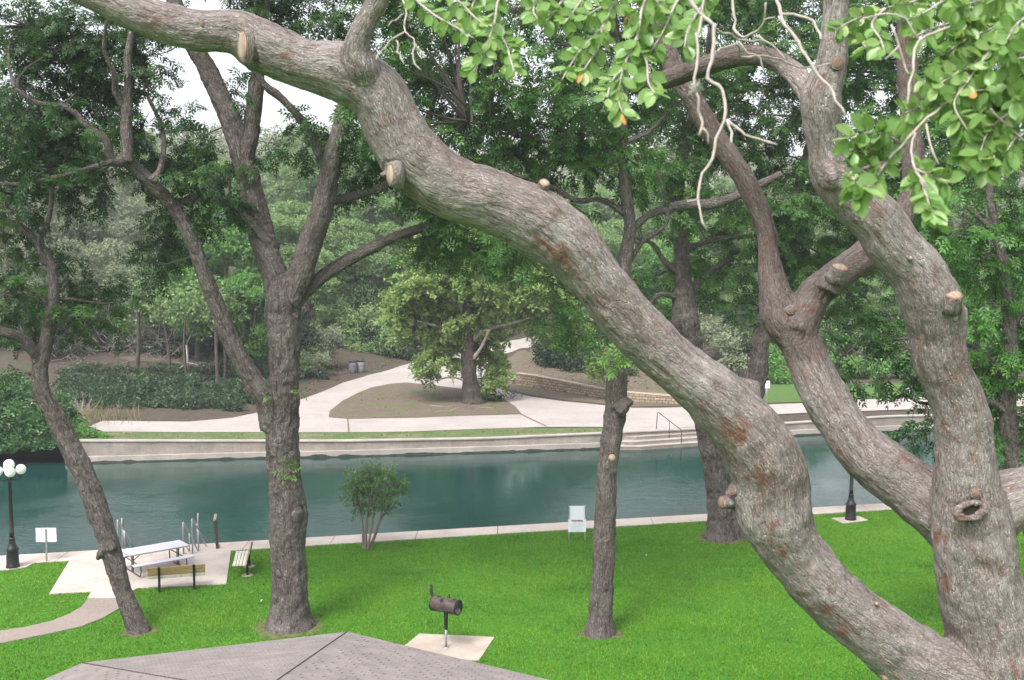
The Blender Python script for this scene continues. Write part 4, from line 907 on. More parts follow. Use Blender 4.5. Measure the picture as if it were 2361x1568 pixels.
def surf(u, v):
    d = np.hypot(OU - u, OV - v); r = OSK.R * F / OW; ok = d < r * 1.02
    if not ok.any(): k = int((d - r).argmin()); return OSK.S[k] - np.array([0, OSK.R[k] * .3, 0]), k
    ks = np.where(ok)[0]; k = ks[(OSK.S[ks, 1] - np.sqrt(np.maximum(r[ks]**2 - d[ks]**2, 0)) * OW[ks] / F).argmin()]
    y = OSK.S[k, 1] - math.sqrt(max(r[k]**2 - d[k]**2, 0)) * OW[k] / F
    return at(u, v, y), k
def stub(u, v, d, rad, length, ell=1.0, mat='wood_cut', lab=None, ins=.006):
    "a sawn branch stub: collar of bark, pale cut face; d = direction it points"
    p, k = surf(u, v); d = Vector(d).normalized(); R = d.to_track_quat('Z', 'Y').to_matrix(); c = Vector(p - OO) - d * ins; wob = lambda x, y: 1 + .16 * mnoise.noise(Vector((x / rad * .8, y / rad * .8, u * .37)))
    mb = MB(); prof = [(rad * 1.5, -.05), (rad * 1.22, -.012), (rad * 1.16, length * .5), (rad * 1.12, length * .85), (rad * .99, length)]
    mb.lathe(prof, (0, 0, 0), 22); n = len(mb.v); r = random.Random(int(u))
    mb.v = [tuple(c + R @ (Vector((x * ell * wob(x, y), y * wob(x, y), z + .12 * rad * mnoise.noise(Vector((x*40, y*40, u))))))) for x, y, z in mb.v]
    o = mb.build('branch_stub', M['bark_oak'], oak); me = o.data
    at2 = me.attributes.new('bark', 'FLOAT_VECTOR', 'POINT'); at2.data.foreach_set('vector', np.array([tuple(q.co) for q in me.vertices], np.float32).ravel())
    ca = MB().lathe([(.001, .006), (rad * .4, .005), (rad * .8, .002), (rad * .90, -.002)], (0, 0, length + .001), 22)
    ca.v = [tuple(c + R @ Vector((x * ell * wob(x, y), y * wob(x, y), z))) for x, y, z in ca.v]
    f = ca.build('cut_face', M[mat], o)
    if mat == 'wood_cut':
        rg = MB().lathe([(rad * .86, .0), (rad * .97, .003), (rad * 1.10, -.008)], (0, 0, length + .001), 22); rg.v = [tuple(c + R @ Vector((x * ell * wob(x, y), y * wob(x, y), z))) for x, y, z in rg.v]; rg.build('bark_ring', M['scar'], o)
    if lab: o['label'] = lab
    return o
stub(563, 104, (-.60, -.78, .05), .088, .02, .5, lab='tall oval saw cut near the upper left end of the long limb')
stub(466, 56, (-.4, -.9, .1), .024, .01, .6, 'scar')
stub(900, 402, (-.70, -.71, -.02), .064, .02, .55, ins=.018)
stub(1252, 433, (.15, -.72, .62), .031, .05)
stub(1672, 1158, (-.88, -.45, .0), .034, .04, 1, 'scar')
stub(1694, 1132, (-.8, -.45, .3), .028, .03, 1, 'scar')
stub(2042, 1557, (-.1, -.95, .1), .030, .03)
stub(2191, 690, (.10, -.50, .85), .062, .05, lab='largest pale sawn stub on the right hand limb')
stub(2197, 732, (.2, -.93, .05), .026, .025)
stub(2097, 596, (-.05, -.95, .15), .014, .03)
stub(2248, 1138, (.05, -.99, .05), .030, .02, 1, 'scar')
stub(1929, 147, (.15, -.98, .05), .038, .02, 1, 'scar')
stub(1933, 628, (.1, -.45, .88), .054, .05)
stub(1822, 716, (0, -.95, .3), .030, .03, 1, 'scar')
stub(1925, 1262, (.4, -.9, 0), .020, .03)
stub(2020, 1392, (-.1, -.9, .3), .014, .03)
# big knot with a dark hollow
p, k = surf(2234, 1176); c = Vector(p - OO)
def torus_knot(c, ru, rv, t, name):
    mb = MB(); V = []; Fs = []; na, nb = 36, 12
    for i in range(na):
        a = 2*PI*i/na; k1 = 1 + .18*mnoise.noise(Vector((math.cos(a)*2, math.sin(a)*2, 3)))
        for j in range(nb):
            b = 2*PI*j/nb; rr = t * (.75 + .5*abs(mnoise.noise(Vector((math.cos(a)*3, math.sin(a)*3, 7)))) + .25 * (math.sin(a) < 0)); q = 1 + rr/ru*math.cos(b)
            V.append(c + Vector((ru*math.cos(a)*q*k1, -.02 - rr*math.sin(b)*.8, rv*math.sin(a)*q*k1 + .012*math.cos(a))))
    for i in range(na):
        for j in range(nb): Fs.append((i*nb+j, i*nb+(j+1) % nb, ((i+1) % na)*nb+(j+1) % nb, ((i+1) % na)*nb+j))
    mb.add(V, Fs, True); o = mb.build(name, M['bark_oak'], oak); me = o.data
    at2 = me.attributes.new('bark', 'FLOAT_VECTOR', 'POINT'); at2.data.foreach_set('vector', np.array([(q.co[0]*1.2, q.co[2]*1.2, q.co[1]) for q in me.vertices], np.float32).ravel())
    ar = me.attributes.new('rust', 'FLOAT', 'POINT'); ar.data.foreach_set('value', np.array([.55 if q.co[2] < c[2] - .02 else .2 for q in me.vertices], np.float32)); return o
kn = torus_knot(c, .078, .048, .034, 'knot')
MB().lathe([(.001, .0), (.05, .004), (.07, .02)], (0, 0, 0), 20).v
hm = MB().lathe([(.001, .035), (.03, .03), (.052, .012), (.062, -.01)], (0, 0, 0), 22); hm.v = [tuple(c + Vector((x*1.25, -.012 + z*.6, y*.72))) for x, y, z in hm.v]; hm.build('knot_hollow', M['knot_hole'], kn)
# ---- hanging twigs and near leaves
def twpath(px, y0, y1): return [at(u, v, y0 + (y1 - y0) * i / max(1, len(px) - 1)) for i, (u, v) in enumerate(px)]
bare = [([(1560, -40), (1594, 10), (1625, 37), (1646, 60), (1648, 100), (1640, 140), (1636, 177), (1658, 194), (1666, 214), (1668, 244), (1673, 278), (1651, 321), (1643, 365), (1621, 395), (1613, 441), (1611, 475), (1618, 500), (1628, 528)], 2.7, 2.5, 13, 6),
        ([(1673, 278), (1698, 298), (1718, 314), (1752, 321), (1788, 334)], 2.55, 2.5, 8, 6), ([(1611, 452), (1598, 458), (1580, 462)], 2.5, 2.5, 6, 5), ([(1673, 280), (1684, 305), (1690, 332)], 2.55, 2.5, 7, 6),
        ([(1630, -30), (1625, 0), (1613, 67), (1608, 134), (1603, 200), (1614, 251), (1618, 284), (1608, 311)], 2.7, 2.6, 9, 7), ([(1618, 296), (1632, 315), (1636, 332)], 2.6, 2.6, 6, 5),
        ([(1780, -40), (1792, 0), (1805, 30), (1808, 57), (1839, 94), (1859, 127), (1882, 171), (1909, 201), (1929, 234), (1947, 264)], 2.8, 2.6, 11, 7), ([(1808, 32), (1865, 43), (1882, 64), (1897, 89)], 2.75, 2.65, 8, 7),
        ([(1686, -40), (1688, 0), (1695, 50), (1698, 74), (1718, 88), (1748, 70), (1764, 47), (1762, 5)], 3.3, 3.1, 9, 6), ([(1646, 66), (1680, 82), (1718, 92), (1760, 96), (1775, 130)], 2.9, 3.1, 8, 5), ([(1764, 47), (1788, 42)], 3.1, 3.1, 6, 4),
        ([(1646, 130), (1660, 112), (1700, 106), (1708, 130), (1760, 128), (1830, 150), (1880, 156), (1915, 146)], 2.9, 3.4, 7, 5), ([(1745, 80), (1775, 105), (1800, 125), (1808, 138)], 3.1, 3.1, 6, 5), ([(1700, 92), (1725, 125), (1752, 132), (1765, 165)], 3.1, 3.1, 6, 4),
        ([(2300, 180), (2230, 215), (2156, 258), (2110, 305), (2080, 338), (2046, 370)], 2.6, 2.5, 10, 7), ([(2106, 306), (2102, 348), (2114, 395), (2136, 432)], 2.5, 2.4, 8, 6), ([(2133, 288), (2146, 328), (2158, 374)], 2.5, 2.45, 7, 5),
        ([(2200, 60), (2120, 90), (2110, 140), (2098, 190), (2095, 240)], 2.6, 2.5, 9, 6), ([(2118, 90), (2070, 30), (1995, 40), (1980, 55)], 2.6, 2.6, 7, 5), ([(2095, 180), (2075, 115), (2055, 60)], 2.6, 2.6, 8, 6), ([(2075, 110), (2040, 135)], 2.6, 2.6, 6, 5),
        ([(922, -30), (930, 0), (934, 33), (934, 74), (954, 90), (954, 134), (967, 160)], 3.2, 3.0, 6, 4), ([(934, 74), (900, 97), (877, 124), (864, 141)], 3.1, 3.0, 5, 3.5), ([(914, 92), (918, 118), (930, 145)], 3.1, 3.0, 5, 3.5), ([(956, 105), (975, 122), (985, 135)], 3.1, 3.0, 4, 3), ([(932, 30), (912, 45), (896, 58)], 3.1, 3.0, 4, 3),
        ([(2361, 330), (2330, 300), (2280, 250)], 2.5, 2.5, 8, 6), ([(2361, 410), (2330, 385), (2312, 350)], 2.5, 2.5, 7, 6)]
tw = MB(); r3 = random.Random(11)
for px, y0, y1, w0, w1 in bare:
    P = twpath(px, y0, y1); S = catmull([(*q, 0) for q in P], .02)[:, :3]; n = len(S)
    S = S + np.stack([vnoise(S * 40, 1) - .5, vnoise(S * 40, 2) - .5, vnoise(S * 40, 3) - .5], 1) * .011
    rad = (w0 + (w1 - w0) * np.linspace(0, 1, n)) * .34 * y0 / F * (.85 + .5 * vnoise(S * 55, 5)); tw.tube([tuple(q - OO) for q in S], list(rad), 8)
leafy = [([(940, -30), (965, 5), (1010, 40), (1055, 65), (1092, 88)], 3.0), ([(1010, -30), (1060, 5), (1100, 45), (1150, 80), (1190, 110)], 3.1), ([(1185, -30), (1150, 0), (1140, 50), (1120, 110), (1092, 165)], 3.0), ([(1140, 60), (1165, 100), (1178, 140), (1185, 165)], 3.0),
         ([(1120, -30), (1090, 10), (1085, 60)], 3.2), ([(1250, -30), (1230, 20), (1240, 45)], 3.0), ([(1320, -30), (1290, 10), (1262, 48)], 3.1), ([(1360, -30), (1320, 30), (1300, 55)], 3.0), ([(1450, -30), (1420, 0), (1390, 60), (1335, 120), (1295, 185)], 2.9), ([(1390, 60), (1380, 110), (1360, 140), (1340, 170)], 2.9),
         ([(1500, -30), (1480, 20), (1470, 80), (1440, 150), (1425, 220), (1436, 262)], 2.8), ([(1465, 90), (1490, 140), (1495, 190), (1510, 215)], 2.8), ([(1440, 150), (1410, 190), (1400, 225)], 2.8), ([(1590, -30), (1560, 5), (1530, 70), (1500, 120)], 2.9), ([(1640, -20), (1590, 60), (1578, 110)], 2.8), ([(1660, -30), (1600, 20), (1570, 60)], 3.0), ([(1540, 40), (1510, 60), (1480, 70)], 2.9), ([(1420, 10), (1380, 20), (1350, 40)], 3.0), ([(1540, -30), (1510, 10), (1450, 40)], 2.9),
         ([(2400, -20), (2300, 10), (2220, 45), (2150, 65), (2100, 90)], 2.7), ([(2420, 60), (2320, 90), (2240, 150), (2190, 180), (2150, 200)], 2.6), ([(2420, 130), (2350, 180), (2290, 240), (2240, 290), (2215, 350)], 2.6), ([(2400, 220), (2330, 260), (2280, 300), (2260, 360), (2270, 390)], 2.5), ([(2400, 290), (2350, 310), (2320, 350)], 2.5),
         ([(2240, 150), (2200, 220), (2130, 245), (2080, 262)], 2.6), ([(2080, 338), (2060, 320), (2010, 305), (1960, 320)], 2.5), ([(2060, 322), (2020, 350), (1960, 345)], 2.5), ([(2046, 370), (2000, 385), (1960, 400), (1985, 430)], 2.45), ([(2046, 370), (2010, 420), (1975, 455)], 2.45), ([(2130, 400), (2110, 390), (2160, 410), (2190, 420)], 2.45), ([(2114, 395), (2132, 440), (2150, 500)], 2.4),
         ([(2200, -30), (2120, 0), (2040, 20), (1960, 50), (1930, 70)], 2.9), ([(2040, 20), (2010, 55), (2030, 90), (2040, 120)], 2.8), ([(2000, 35), (1985, 80), (1995, 110)], 2.9), ([(2300, -40), (2200, -10), (2130, 30), (2080, 50)], 2.8), ([(2380, 20), (2300, 60), (2230, 90), (2170, 130)], 2.7), ([(2400, 170), (2320, 200), (2250, 210)], 2.6), ([(2300, 180), (2290, 250), (2310, 300)], 2.6),
         ([(2420, -40), (2340, -20), (2260, 0), (2200, 20)], 2.6), ([(2420, 100), (2370, 130), (2330, 140), (2280, 160)], 2.5), ([(2420, 240), (2370, 230), (2340, 230)], 2.5), ([(2400, 30), (2350, 50), (2310, 110)], 2.5), ([(2250, 40), (2210, 100), (2170, 160), (2130, 190)], 2.65), ([(2330, 60), (2280, 120), (2230, 190), (2200, 240), (2230, 300)], 2.55), ([(2350, 250), (2300, 330), (2290, 380)], 2.5),
         ([(1425, 840), (1410, 830), (1400, 850)], 6.4)]
LP, LA, LN, LS, LT = [], [], [], [], []; BP = []
for px, y in leafy[:-1]:
    P = twpath(px, y + .08, y - .05); S = catmull([(*q, 0) for q in P], .012)[:, :3]
    tw.tube([tuple(q - OO) for q in S], list(np.linspace(.0042, .0018, len(S))), 6)
    L = np.concatenate([[0], np.cumsum(np.linalg.norm(np.diff(S, axis=0), axis=1))]); T = unit(np.gradient(S, axis=0)); q = .01; k = 0
    while q < L[-1]:
        i = min(int(np.searchsorted(L, q)), len(S) - 1)
        for _ in range(3 if y < 2.75 else 2):
            sd = unit(np.cross(T[i], [0, 1, .2])) * (1 if k % 2 else -1); k += 1
            A = unit(T[i] * .6 + sd * .9 + rng.normal(0, .45, 3) - np.array([0, 0, .35])); nn_ = unit(np.array([-.1, -.8, .55]) + rng.normal(0, .5, 3))
            LP.append(S[i] + A * .006); LA.append(A); LN.append(nn_); LS.append(rng.uniform(.028, .050) * (1.0 if y < 2.75 else .95)); LT.append(np.clip(rng.normal(.5, .22), 0, 1))
        q += rng.uniform(.012, .023)
    if rng.random() < .2: BP.append((S[-1], T[-1]))
LP, LA, LN, LS, LT = map(np.array, (LP, LA, LN, LS, LT))
me = leaf_mesh('foliage', LP - OO, LA, LN, LS, tpl_oval(), LT, True); link('foliage', me, M['leaf_oak'], oak)
bp_ = np.array([b[0] for b in BP]); ba = np.array([b[1] for b in BP])
link('scorched_foliage', leaf_mesh('scorched_foliage', bp_ - OO, unit(ba - [0, 0, .6]), rdir(len(bp_)), np.full(len(bp_), .03), tpl_oval(), np.full(len(bp_), .5), True), M['leaf_brown'], oak)
o = tw.build('twigs', M['twig'], oak)
# ball moss on a twig
pm = at(1604, 203, 2.6); k = 90; d = rdir(k); V, Fs = tubes_np(np.repeat(pm[None], k, 0) - OO, pm + d * rng.uniform(.010, .024, (k, 1)) - OO, np.full(k, .0012), np.full(k, .0004), .2, 3, 2)
link('ball_moss', raw_mesh('ball_moss', V, Fs), m_plain('ball moss', (.36, .37, .33), .9), oak)

# ------------------------------------------------------------------ mid distance trees
PIN = tpl_pinnate()
def crown(name, tree, sk, O, clumps, y0, mat, twmat, size=.34, per=1.0, dep=1.6, tpl=PIN, m=11, droop=.4, twigs=True, tlo=.15, thi=.85):
    "clumps: (u, v, ru, rv, dy, density) pixel ellipses at a distance y0 + dy"
    SP, SD, SL, T0, T1 = [], [], [], [], []; tints = []
    for cl in clumps:
        u, v, ru, rv = cl[:4]; y = y0 + (cl[4] if len(cl) > 4 else rng.uniform(-dep * .45, dep * 1.35)); de = cl[5] if len(cl) > 5 else 1.0
        c = at(u, v, y); s = y / F; rx, rz = ru * s, rv * s; ry = (rx + rz) * .55
        ns = max(3, int(26 * per * de * rx * rz / 1.3)); q = rdir(ns) * (rng.uniform(.02, 1, (ns, 1)) ** .5)
        b = c + q * np.array([rx, ry, rz]) * .85; SP.append(b); dd = unit(q * [1, 1, .5] + rng.normal(0, .35, (ns, 3)) + [0, 0, -.05]); SD.append(dd)
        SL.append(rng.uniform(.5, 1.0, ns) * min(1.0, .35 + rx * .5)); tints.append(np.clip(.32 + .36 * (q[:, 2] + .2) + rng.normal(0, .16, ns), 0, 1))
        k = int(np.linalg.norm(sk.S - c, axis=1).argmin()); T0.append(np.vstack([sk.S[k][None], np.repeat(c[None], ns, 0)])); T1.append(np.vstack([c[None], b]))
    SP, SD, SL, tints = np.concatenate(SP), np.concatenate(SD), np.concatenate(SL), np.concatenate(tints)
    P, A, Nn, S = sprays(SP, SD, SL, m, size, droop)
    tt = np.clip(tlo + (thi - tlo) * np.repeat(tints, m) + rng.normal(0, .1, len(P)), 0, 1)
    link(name, leaf_mesh(name, P - O, A, Nn, S, tpl, tt), mat, tree)
    if twigs:
        a, b = np.concatenate(T0), np.concatenate(T1); L = np.linalg.norm(b - a, axis=1)
        r0 = np.where(L > 1.0, np.minimum(.018 + .011 * L, .055), .014); V, Fs = tubes_np(a - O, b - O, r0, r0 * .3, .07, 4, 4)
        V2, F2 = tubes_np(SP - O, SP + SD * SL[:, None] - [0, 0, .1] - O, np.full(len(SP), .007), np.full(len(SP), .003), .05, 3, 2)
        link('branches', raw_mesh('branches', np.vstack([V, V2]), np.vstack([Fs, F2 + len(V)])), twmat, tree)
def flare(tr, k=1.36):
    p = np.array(tr[0]); t = np.array(tr[1][:3]) - p[:3]; t = t / np.linalg.norm(t); q = lambda s, kk: (*(p[:3] + t * s), p[3] * kk)
    return [q(-.5, k * 1.15), q(.02, k), q(.22, 1 + (k - 1) * .45), q(.5, 1.04)] + tr[1:]

# --- centre left pecan
b1 = gnd(668, 1443); O = np.array([b1[0], b1[1], 0]); y = b1[1]
t1 = thing('pecan_tree', 'large dark barked pecan forking into four limbs left of centre on the lawn', 'tree', tuple(O))
BR = [flare(trace([(668, 1441, 86), (668, 1350, 80), (663, 1250, 82), (666, 1190, 86), (656, 1100, 75), (650, 1000, 77), (655, 900, 70), (656, 800, 72), (652, 710, 84), (650, 660, 70)], y)),
      trace([(655, 720, 66), (690, 640, 60), (716, 560, 55), (746, 470, 50), (762, 390, 45), (786, 290, 39), (805, 200, 34), (830, 100, 28), (850, 0, 24), (860, -120, 18)], y, y - 1),
      trace([(758, 400, 28), (738, 360, 24), (705, 290, 21), (650, 228, 19), (612, 198, 17), (580, 150, 13)], y, y - 1.2), trace([(672, 700, 44), (712, 664, 34), (770, 620, 31), (850, 575, 27), (930, 540, 24), (1010, 515, 21), (1100, 488, 18), (1180, 440, 12)], y, y + 1.2),
      trace([(752, 460, 24), (790, 458, 22), (840, 445, 21), (885, 428, 20), (930, 380, 18), (980, 300, 14), (1010, 200, 10)], y, y + 1), trace([(648, 700, 70), (636, 640, 62), (608, 560, 58), (580, 450, 55), (556, 350, 52), (520, 250, 47), (472, 150, 42), (430, 80, 38), (396, -20, 34), (370, -150, 26)], y, y + .8),
      trace([(560, 370, 44), (576, 320, 40), (583, 262, 37), (590, 205, 36), (600, 120, 26), (612, 0, 22), (618, -100, 18)], y + .3, y), trace([(618, 560, 26), (570, 505, 22), (535, 476, 20), (478, 462, 18), (408, 464, 16), (330, 440, 10)], y, y - .8),
      trace([(632, 985, 66), (618, 930, 54), (588, 885, 48), (540, 802, 40), (500, 704, 38), (466, 620, 35), (442, 550, 34), (402, 480, 31), (356, 430, 33), (320, 395, 32), (292, 372, 28), (258, 370, 24), (245, 325, 20), (200, 291, 16), (154, 247, 14), (84, 237, 12), (33, 204, 10)], y, y - 2),
      trace([(296, 376, 28), (291, 310, 27), (292, 250, 26), (295, 190, 20), (294, 134, 17), (304, 60, 12), (310, -40, 9)], y - 1.6, y - 1.2), trace([(288, 248, 22), (268, 215, 17), (262, 170, 14), (240, 110, 10), (250, 30, 8)], y - 1.4, y - 2.4), trace([(350, 420, 24), (372, 380, 16), (374, 300, 12), (340, 220, 9)], y - 1.5, y - .8),
      trace([(520, 480, 10), (530, 440, 9), (520, 400, 7)], y - .4, y - .4), trace([(260, 372, 14), (200, 390, 12), (120, 410, 11), (40, 425, 10), (-40, 420, 8)], y - 1.7, y - 2.4),
      trace([(680, 1200, 26), (684, 1180, 30), (690, 1195, 18)], y - .35), trace([(655, 1330, 20), (646, 1318, 24)], y - .35), trace([(640, 1385, 22), (638, 1372, 24)], y - .3), trace([(608, 905, 36), (602, 925, 38)], y - .2)]
tk, sk1 = limbs('trunk', BR, .042, M['bark_pecan'], t1, O, furrow=.022, fscale=.42, lump=.035, smooth=4)
cl = [(60, 60, 120, 90), (50, 190, 90, 80), (150, 110, 90, 80), (230, 40, 100, 60), (260, 120, 60, 60, None), (60, 330, 110, 70), (150, 320, 90, 60), (60, 450, 110, 50, 1.5, .6), (190, 430, 80, 40, 1, .6), (230, 290, 60, 50), (330, 290, 60, 50), (340, 200, 45, 50), (360, 370, 60, 60), (430, 330, 55, 55), (470, 410, 80, 50), (395, 545, 70, 50), (350, 605, 45, 40), (420, 490, 60, 40), (545, 210, 35, 40), (545, 385, 45, 50), (600, 60, 60, 50), (660, 30, 70, 40), (760, 60, 70, 50), (690, 275, 45, 30), (715, 330, 45, 45), (830, 310, 35, 50), (860, 395, 45, 50), (800, 440, 40, 30), (900, 340, 60, 60), (700, -30, 90, 60), (560, -40, 80, 60), (360, 60, 40, 40, None), (230, 200, 60, 50), (120, 240, 60, 50), (20, 260, 60, 60), (130, 380, 80, 40), (240, 400, 50, 40), (1010, 500, 30, 25), (285, 90, 40, 50), (330, 130, 40, 45), (620, 330, 30, 30), (505, 470, 60, 40), (430, 260, 25, 25), (190, 180, 60, 50), (60, 215, 50, 35, -2.2, .6), (140, 245, 45, 30, -2.4, .5), (30, 300, 60, 40, -2.2, .6), (200, 310, 40, 25, -2.6, .5), (90, 400, 60, 30, -2.6, .5), (760, 330, 30, 40), (980, 470, 30, 25)]
cl = [tuple(x if x is not None else 0 for x in c) for c in cl]
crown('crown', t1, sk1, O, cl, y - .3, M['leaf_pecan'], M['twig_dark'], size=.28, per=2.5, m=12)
# epicormic tufts on the trunk
def tuft(tree, O, u, v, r, y, mat, n=10):
    c = at(u, v, y); q = rdir(n); A = unit(q + [0, -.6, .4]); link('sprout', leaf_mesh('sprout', np.repeat(c[None], n, 0) + q * r * .3 - O, A, rdir(n) + [0, 0, 1.2], np.full(n, r), PIN, rng.uniform(.5, 1, n)), mat, tree)
tuft(t1, O, 664, 1090, .30, y - .55, M['leaf_pecan_mid'], 14); tuft(t1, O, 622, 905, .22, y - .5, M['leaf_pecan_mid'], 6); tuft(t1, O, 694, 905, .2, y - .5, M['leaf_pecan_mid'], 6)

# --- leaning tree at the left
b2 = gnd(320, 1455); O = np.array([b2[0], b2[1], 0]); y = b2[1]
t2 = thing('pecan_tree', 'slender crooked tree leaning left across the patio at the left of the lawn', 'tree', tuple(O))
BR = [flare(trace([(319, 1452, 43), (286, 1370, 41), (264, 1300, 45), (247, 1240, 47), (226, 1180, 49), (197, 1100, 49), (162, 1030, 48), (127, 960, 43), (97, 905, 39), (93, 850, 36), (108, 780, 31), (120, 720, 29), (122, 640, 23), (110, 595, 21), (82, 555, 19), (42, 520, 17), (0, 508, 15), (-80, 480, 12)], y, y + .6), 1.15),
      trace([(106, 610, 18), (90, 562, 15), (112, 505, 13), (120, 440, 12), (118, 380, 11), (100, 310, 10), (92, 200, 8)], y + .4, y), trace([(94, 850, 30), (78, 812, 25), (48, 778, 24), (0, 764, 25), (-90, 730, 20)], y + .4, y - .6), trace([(70, 805, 16), (60, 798, 16)], y + .3), trace([(122, 715, 14), (100, 690, 11), (60, 665, 9), (0, 640, 7)], y + .4, y),
      trace([(122, 690, 12), (170, 690, 8), (240, 700, 6), (300, 690, 4)], y + .5, y + 1), trace([(242, 1262, 22), (232, 1280, 20)], y - .15), trace([(230, 1285, 16), (222, 1284, 13)], y - .1), trace([(250, 1250, 18), (262, 1268, 20)], y - .15), trace([(82, 905, 20), (80, 915, 24)], y + .4)]
tk, sk2 = limbs('trunk', BR, .034, M['bark_pecan'], t2, O, furrow=.016, fscale=.5, lump=.03, smooth=4)
cl = [(50, 690, 70, 45, 1.5), (160, 650, 60, 40, 1.5), (240, 660, 60, 30), (200, 725, 70, 35), (290, 690, 40, 30), (60, 600, 70, 50), (10, 560, 60, 60), (30, 760, 50, 40), (150, 760, 40, 25), (10, 680, 60, 60), (250, 740, 45, 28), (130, 590, 50, 40, 1.5, .7), (20, 480, 60, 40), (180, 690, 60, 40, 1.4), (20, 840, 40, 30, 0, .5), (60, 740, 50, 40, 1.4)]
crown('crown', t2, sk2, O, cl, y + .4, M['leaf_pecan'], M['twig_dark'], size=.29, per=1.4, m=12, thi=1.0)

# --- cut trunk right of centre
b3 = gnd(1383, 1461); O = np.array([b3[0], b3[1], 0]); y = b3[1]
t3 = thing('pecan_tree', 'single straight trunk with a knobbly scar rising behind the big limb at centre right', 'tree', tuple(O))
BR = [flare(trace([(1383, 1457, 54), (1388, 1350, 51), (1396, 1200, 50), (1399, 1100, 46), (1406, 1030, 46), (1418, 960, 50), (1422, 890, 48), (1425, 820, 42), (1432, 700, 36), (1442, 600, 32), (1452, 520, 28), (1442, 440, 26), (1436, 340, 22), (1440, 200, 18), (1420, 60, 14), (1410, -80, 10)], y, y + .8)),
      trace([(1424, 950, 36), (1446, 928, 30), (1452, 935, 20)], y - .1), trace([(1450, 540, 20), (1490, 500, 18), (1560, 475, 24), (1640, 470, 26), (1700, 452, 22), (1800, 400, 16)], y + .6, y + 2), trace([(1450, 500, 16), (1390, 462, 14), (1330, 462, 13), (1270, 430, 11), (1180, 400, 8)], y + .6, y + .2),
      trace([(1440, 620, 16), (1480, 560, 12), (1540, 500, 10), (1500, 350, 8)], y + .5, y + 1.2), trace([(1440, 330, 14), (1500, 300, 11), (1560, 240, 8), (1620, 200, 6)], y + .7, y + 1.5), trace([(1438, 300, 14), (1360, 310, 11), (1280, 330, 9), (1180, 300, 7), (1080, 280, 5)], y + .7, y)]
tk, sk3 = limbs('trunk', BR, .036, M['bark_pecan'], t3, O, furrow=.02, fscale=.45, lump=.03, smooth=4)
cl = []
r9 = np.random.default_rng(5)
for vv_ in range(-60, 560, 88):
    for uu in range(880, 1540, 98):
        u, v = uu + r9.uniform(-34, 34), vv_ + r9.uniform(-30, 30)
        if v > 430 and 1380 < u < 1500: continue
        if v > 330 and u < 1000: continue
        cl.append((u, v, r9.uniform(56, 84), r9.uniform(44, 66), r9.uniform(-2.5, 3.0), r9.uniform(.75, 1.15)))
cl += [(1250, 640, 50, 35, 0, .5), (1300, 690, 50, 40, 0, .55), (1340, 730, 40, 40, 0, .5), (1290, 755, 35, 35, 0, .35), (1370, 780, 28, 38, 0, .45), (1200, 600, 45, 28, 0, .4), (930, 430, 40, 50, 1, .7), (905, 350, 40, 50, 1, .8)]
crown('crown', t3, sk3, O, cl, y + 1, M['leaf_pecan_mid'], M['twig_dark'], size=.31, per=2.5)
tuft(t3, O, 1415, 835, .38, y - .45, M['leaf_bright'], 20); tuft(t3, O, 1440, 850, .3, y - .4, M['leaf_bright'], 10)
p = at(1411, 1056, y - .52); cf = MB().lathe([(.001, .004), (.09, 0), (.10, -.03)], (0, 0, 0), 16, Vector((-.05, -1, .1)).to_track_quat('Z', 'Y').to_matrix()); cf.v = [tuple(Vector(q) + Vector(p - O)) for q in cf.v]; cf.build('cut_face', M['wood_cut'], t3)

# --- twin trunk at the water edge
b4 = gnd(1665, 1241); O = np.array([b4[0], b4[1], 0]); y = b4[1]
t4 = thing('pecan_tree', 'twin stemmed tree at the lawn edge behind the lower part of the big limb', 'tree', tuple(O))
BR = [flare(trace([(1660, 1238, 56), (1656, 1150, 50), (1641, 1050, 50), (1626, 960, 52), (1603, 860, 54), (1585, 770, 62), (1578, 720, 60), (1576, 650, 42), (1570, 560, 37), (1560, 450, 32), (1580, 330, 28), (1620, 200, 22), (1640, 60, 16), (1640, -80, 12)], y, y + 1)),
      flare(trace([(1692, 1241, 44), (1693, 1130, 40), (1716, 1000, 40), (1741, 900, 42), (1751, 810, 42), (1762, 740, 38), (1778, 650, 32), (1800, 540, 28), (1850, 400, 22), (1880, 250, 16), (1890, 100, 12)], y + .2, y + 2)), trace([(1610, 830, 44), (1640, 815, 36), (1650, 830, 26)], y + .2), trace([(1580, 700, 24), (1620, 640, 18), (1700, 590, 14), (1800, 560, 10)], y + .6, y + 2),
      trace([(1574, 640, 20), (1530, 600, 15), (1500, 560, 12), (1440, 540, 8)], y + .6, y + .6), trace([(1578, 690, 16), (1520, 680, 12), (1490, 720, 9)], y + .4, y), trace([(1572, 580, 16), (1640, 555, 13), (1740, 545, 10), (1840, 560, 7)], y + .8, y + 1), trace([(1766, 730, 18), (1800, 680, 14), (1870, 600, 11), (1960, 560, 8)], y + 1.5, y + 2), trace([(1562, 470, 16), (1500, 400, 12), (1470, 300, 9)], y + .8, y + .4)]
tk, sk4 = limbs('trunk', BR, .045, M['bark_pecan'], t4, O, furrow=.022, fscale=.42, lump=.05, smooth=4)
cl = []
for vv_ in range(-50, 640, 84):
    for uu in range(1540, 2330 if vv_ < 420 else 2120, 92):
        u, v = uu + r9.uniform(-30, 30), vv_ + r9.uniform(-28, 28)
        if v > 520 and u < 1620 and r9.random() < .6: continue
        cl.append((u, v, r9.uniform(50, 78), r9.uniform(38, 58), r9.uniform(-2.5, 3.5), r9.uniform(.7, 1.1) * (.45 if v > 440 and u < 1780 else .8 if v > 450 else 1)))
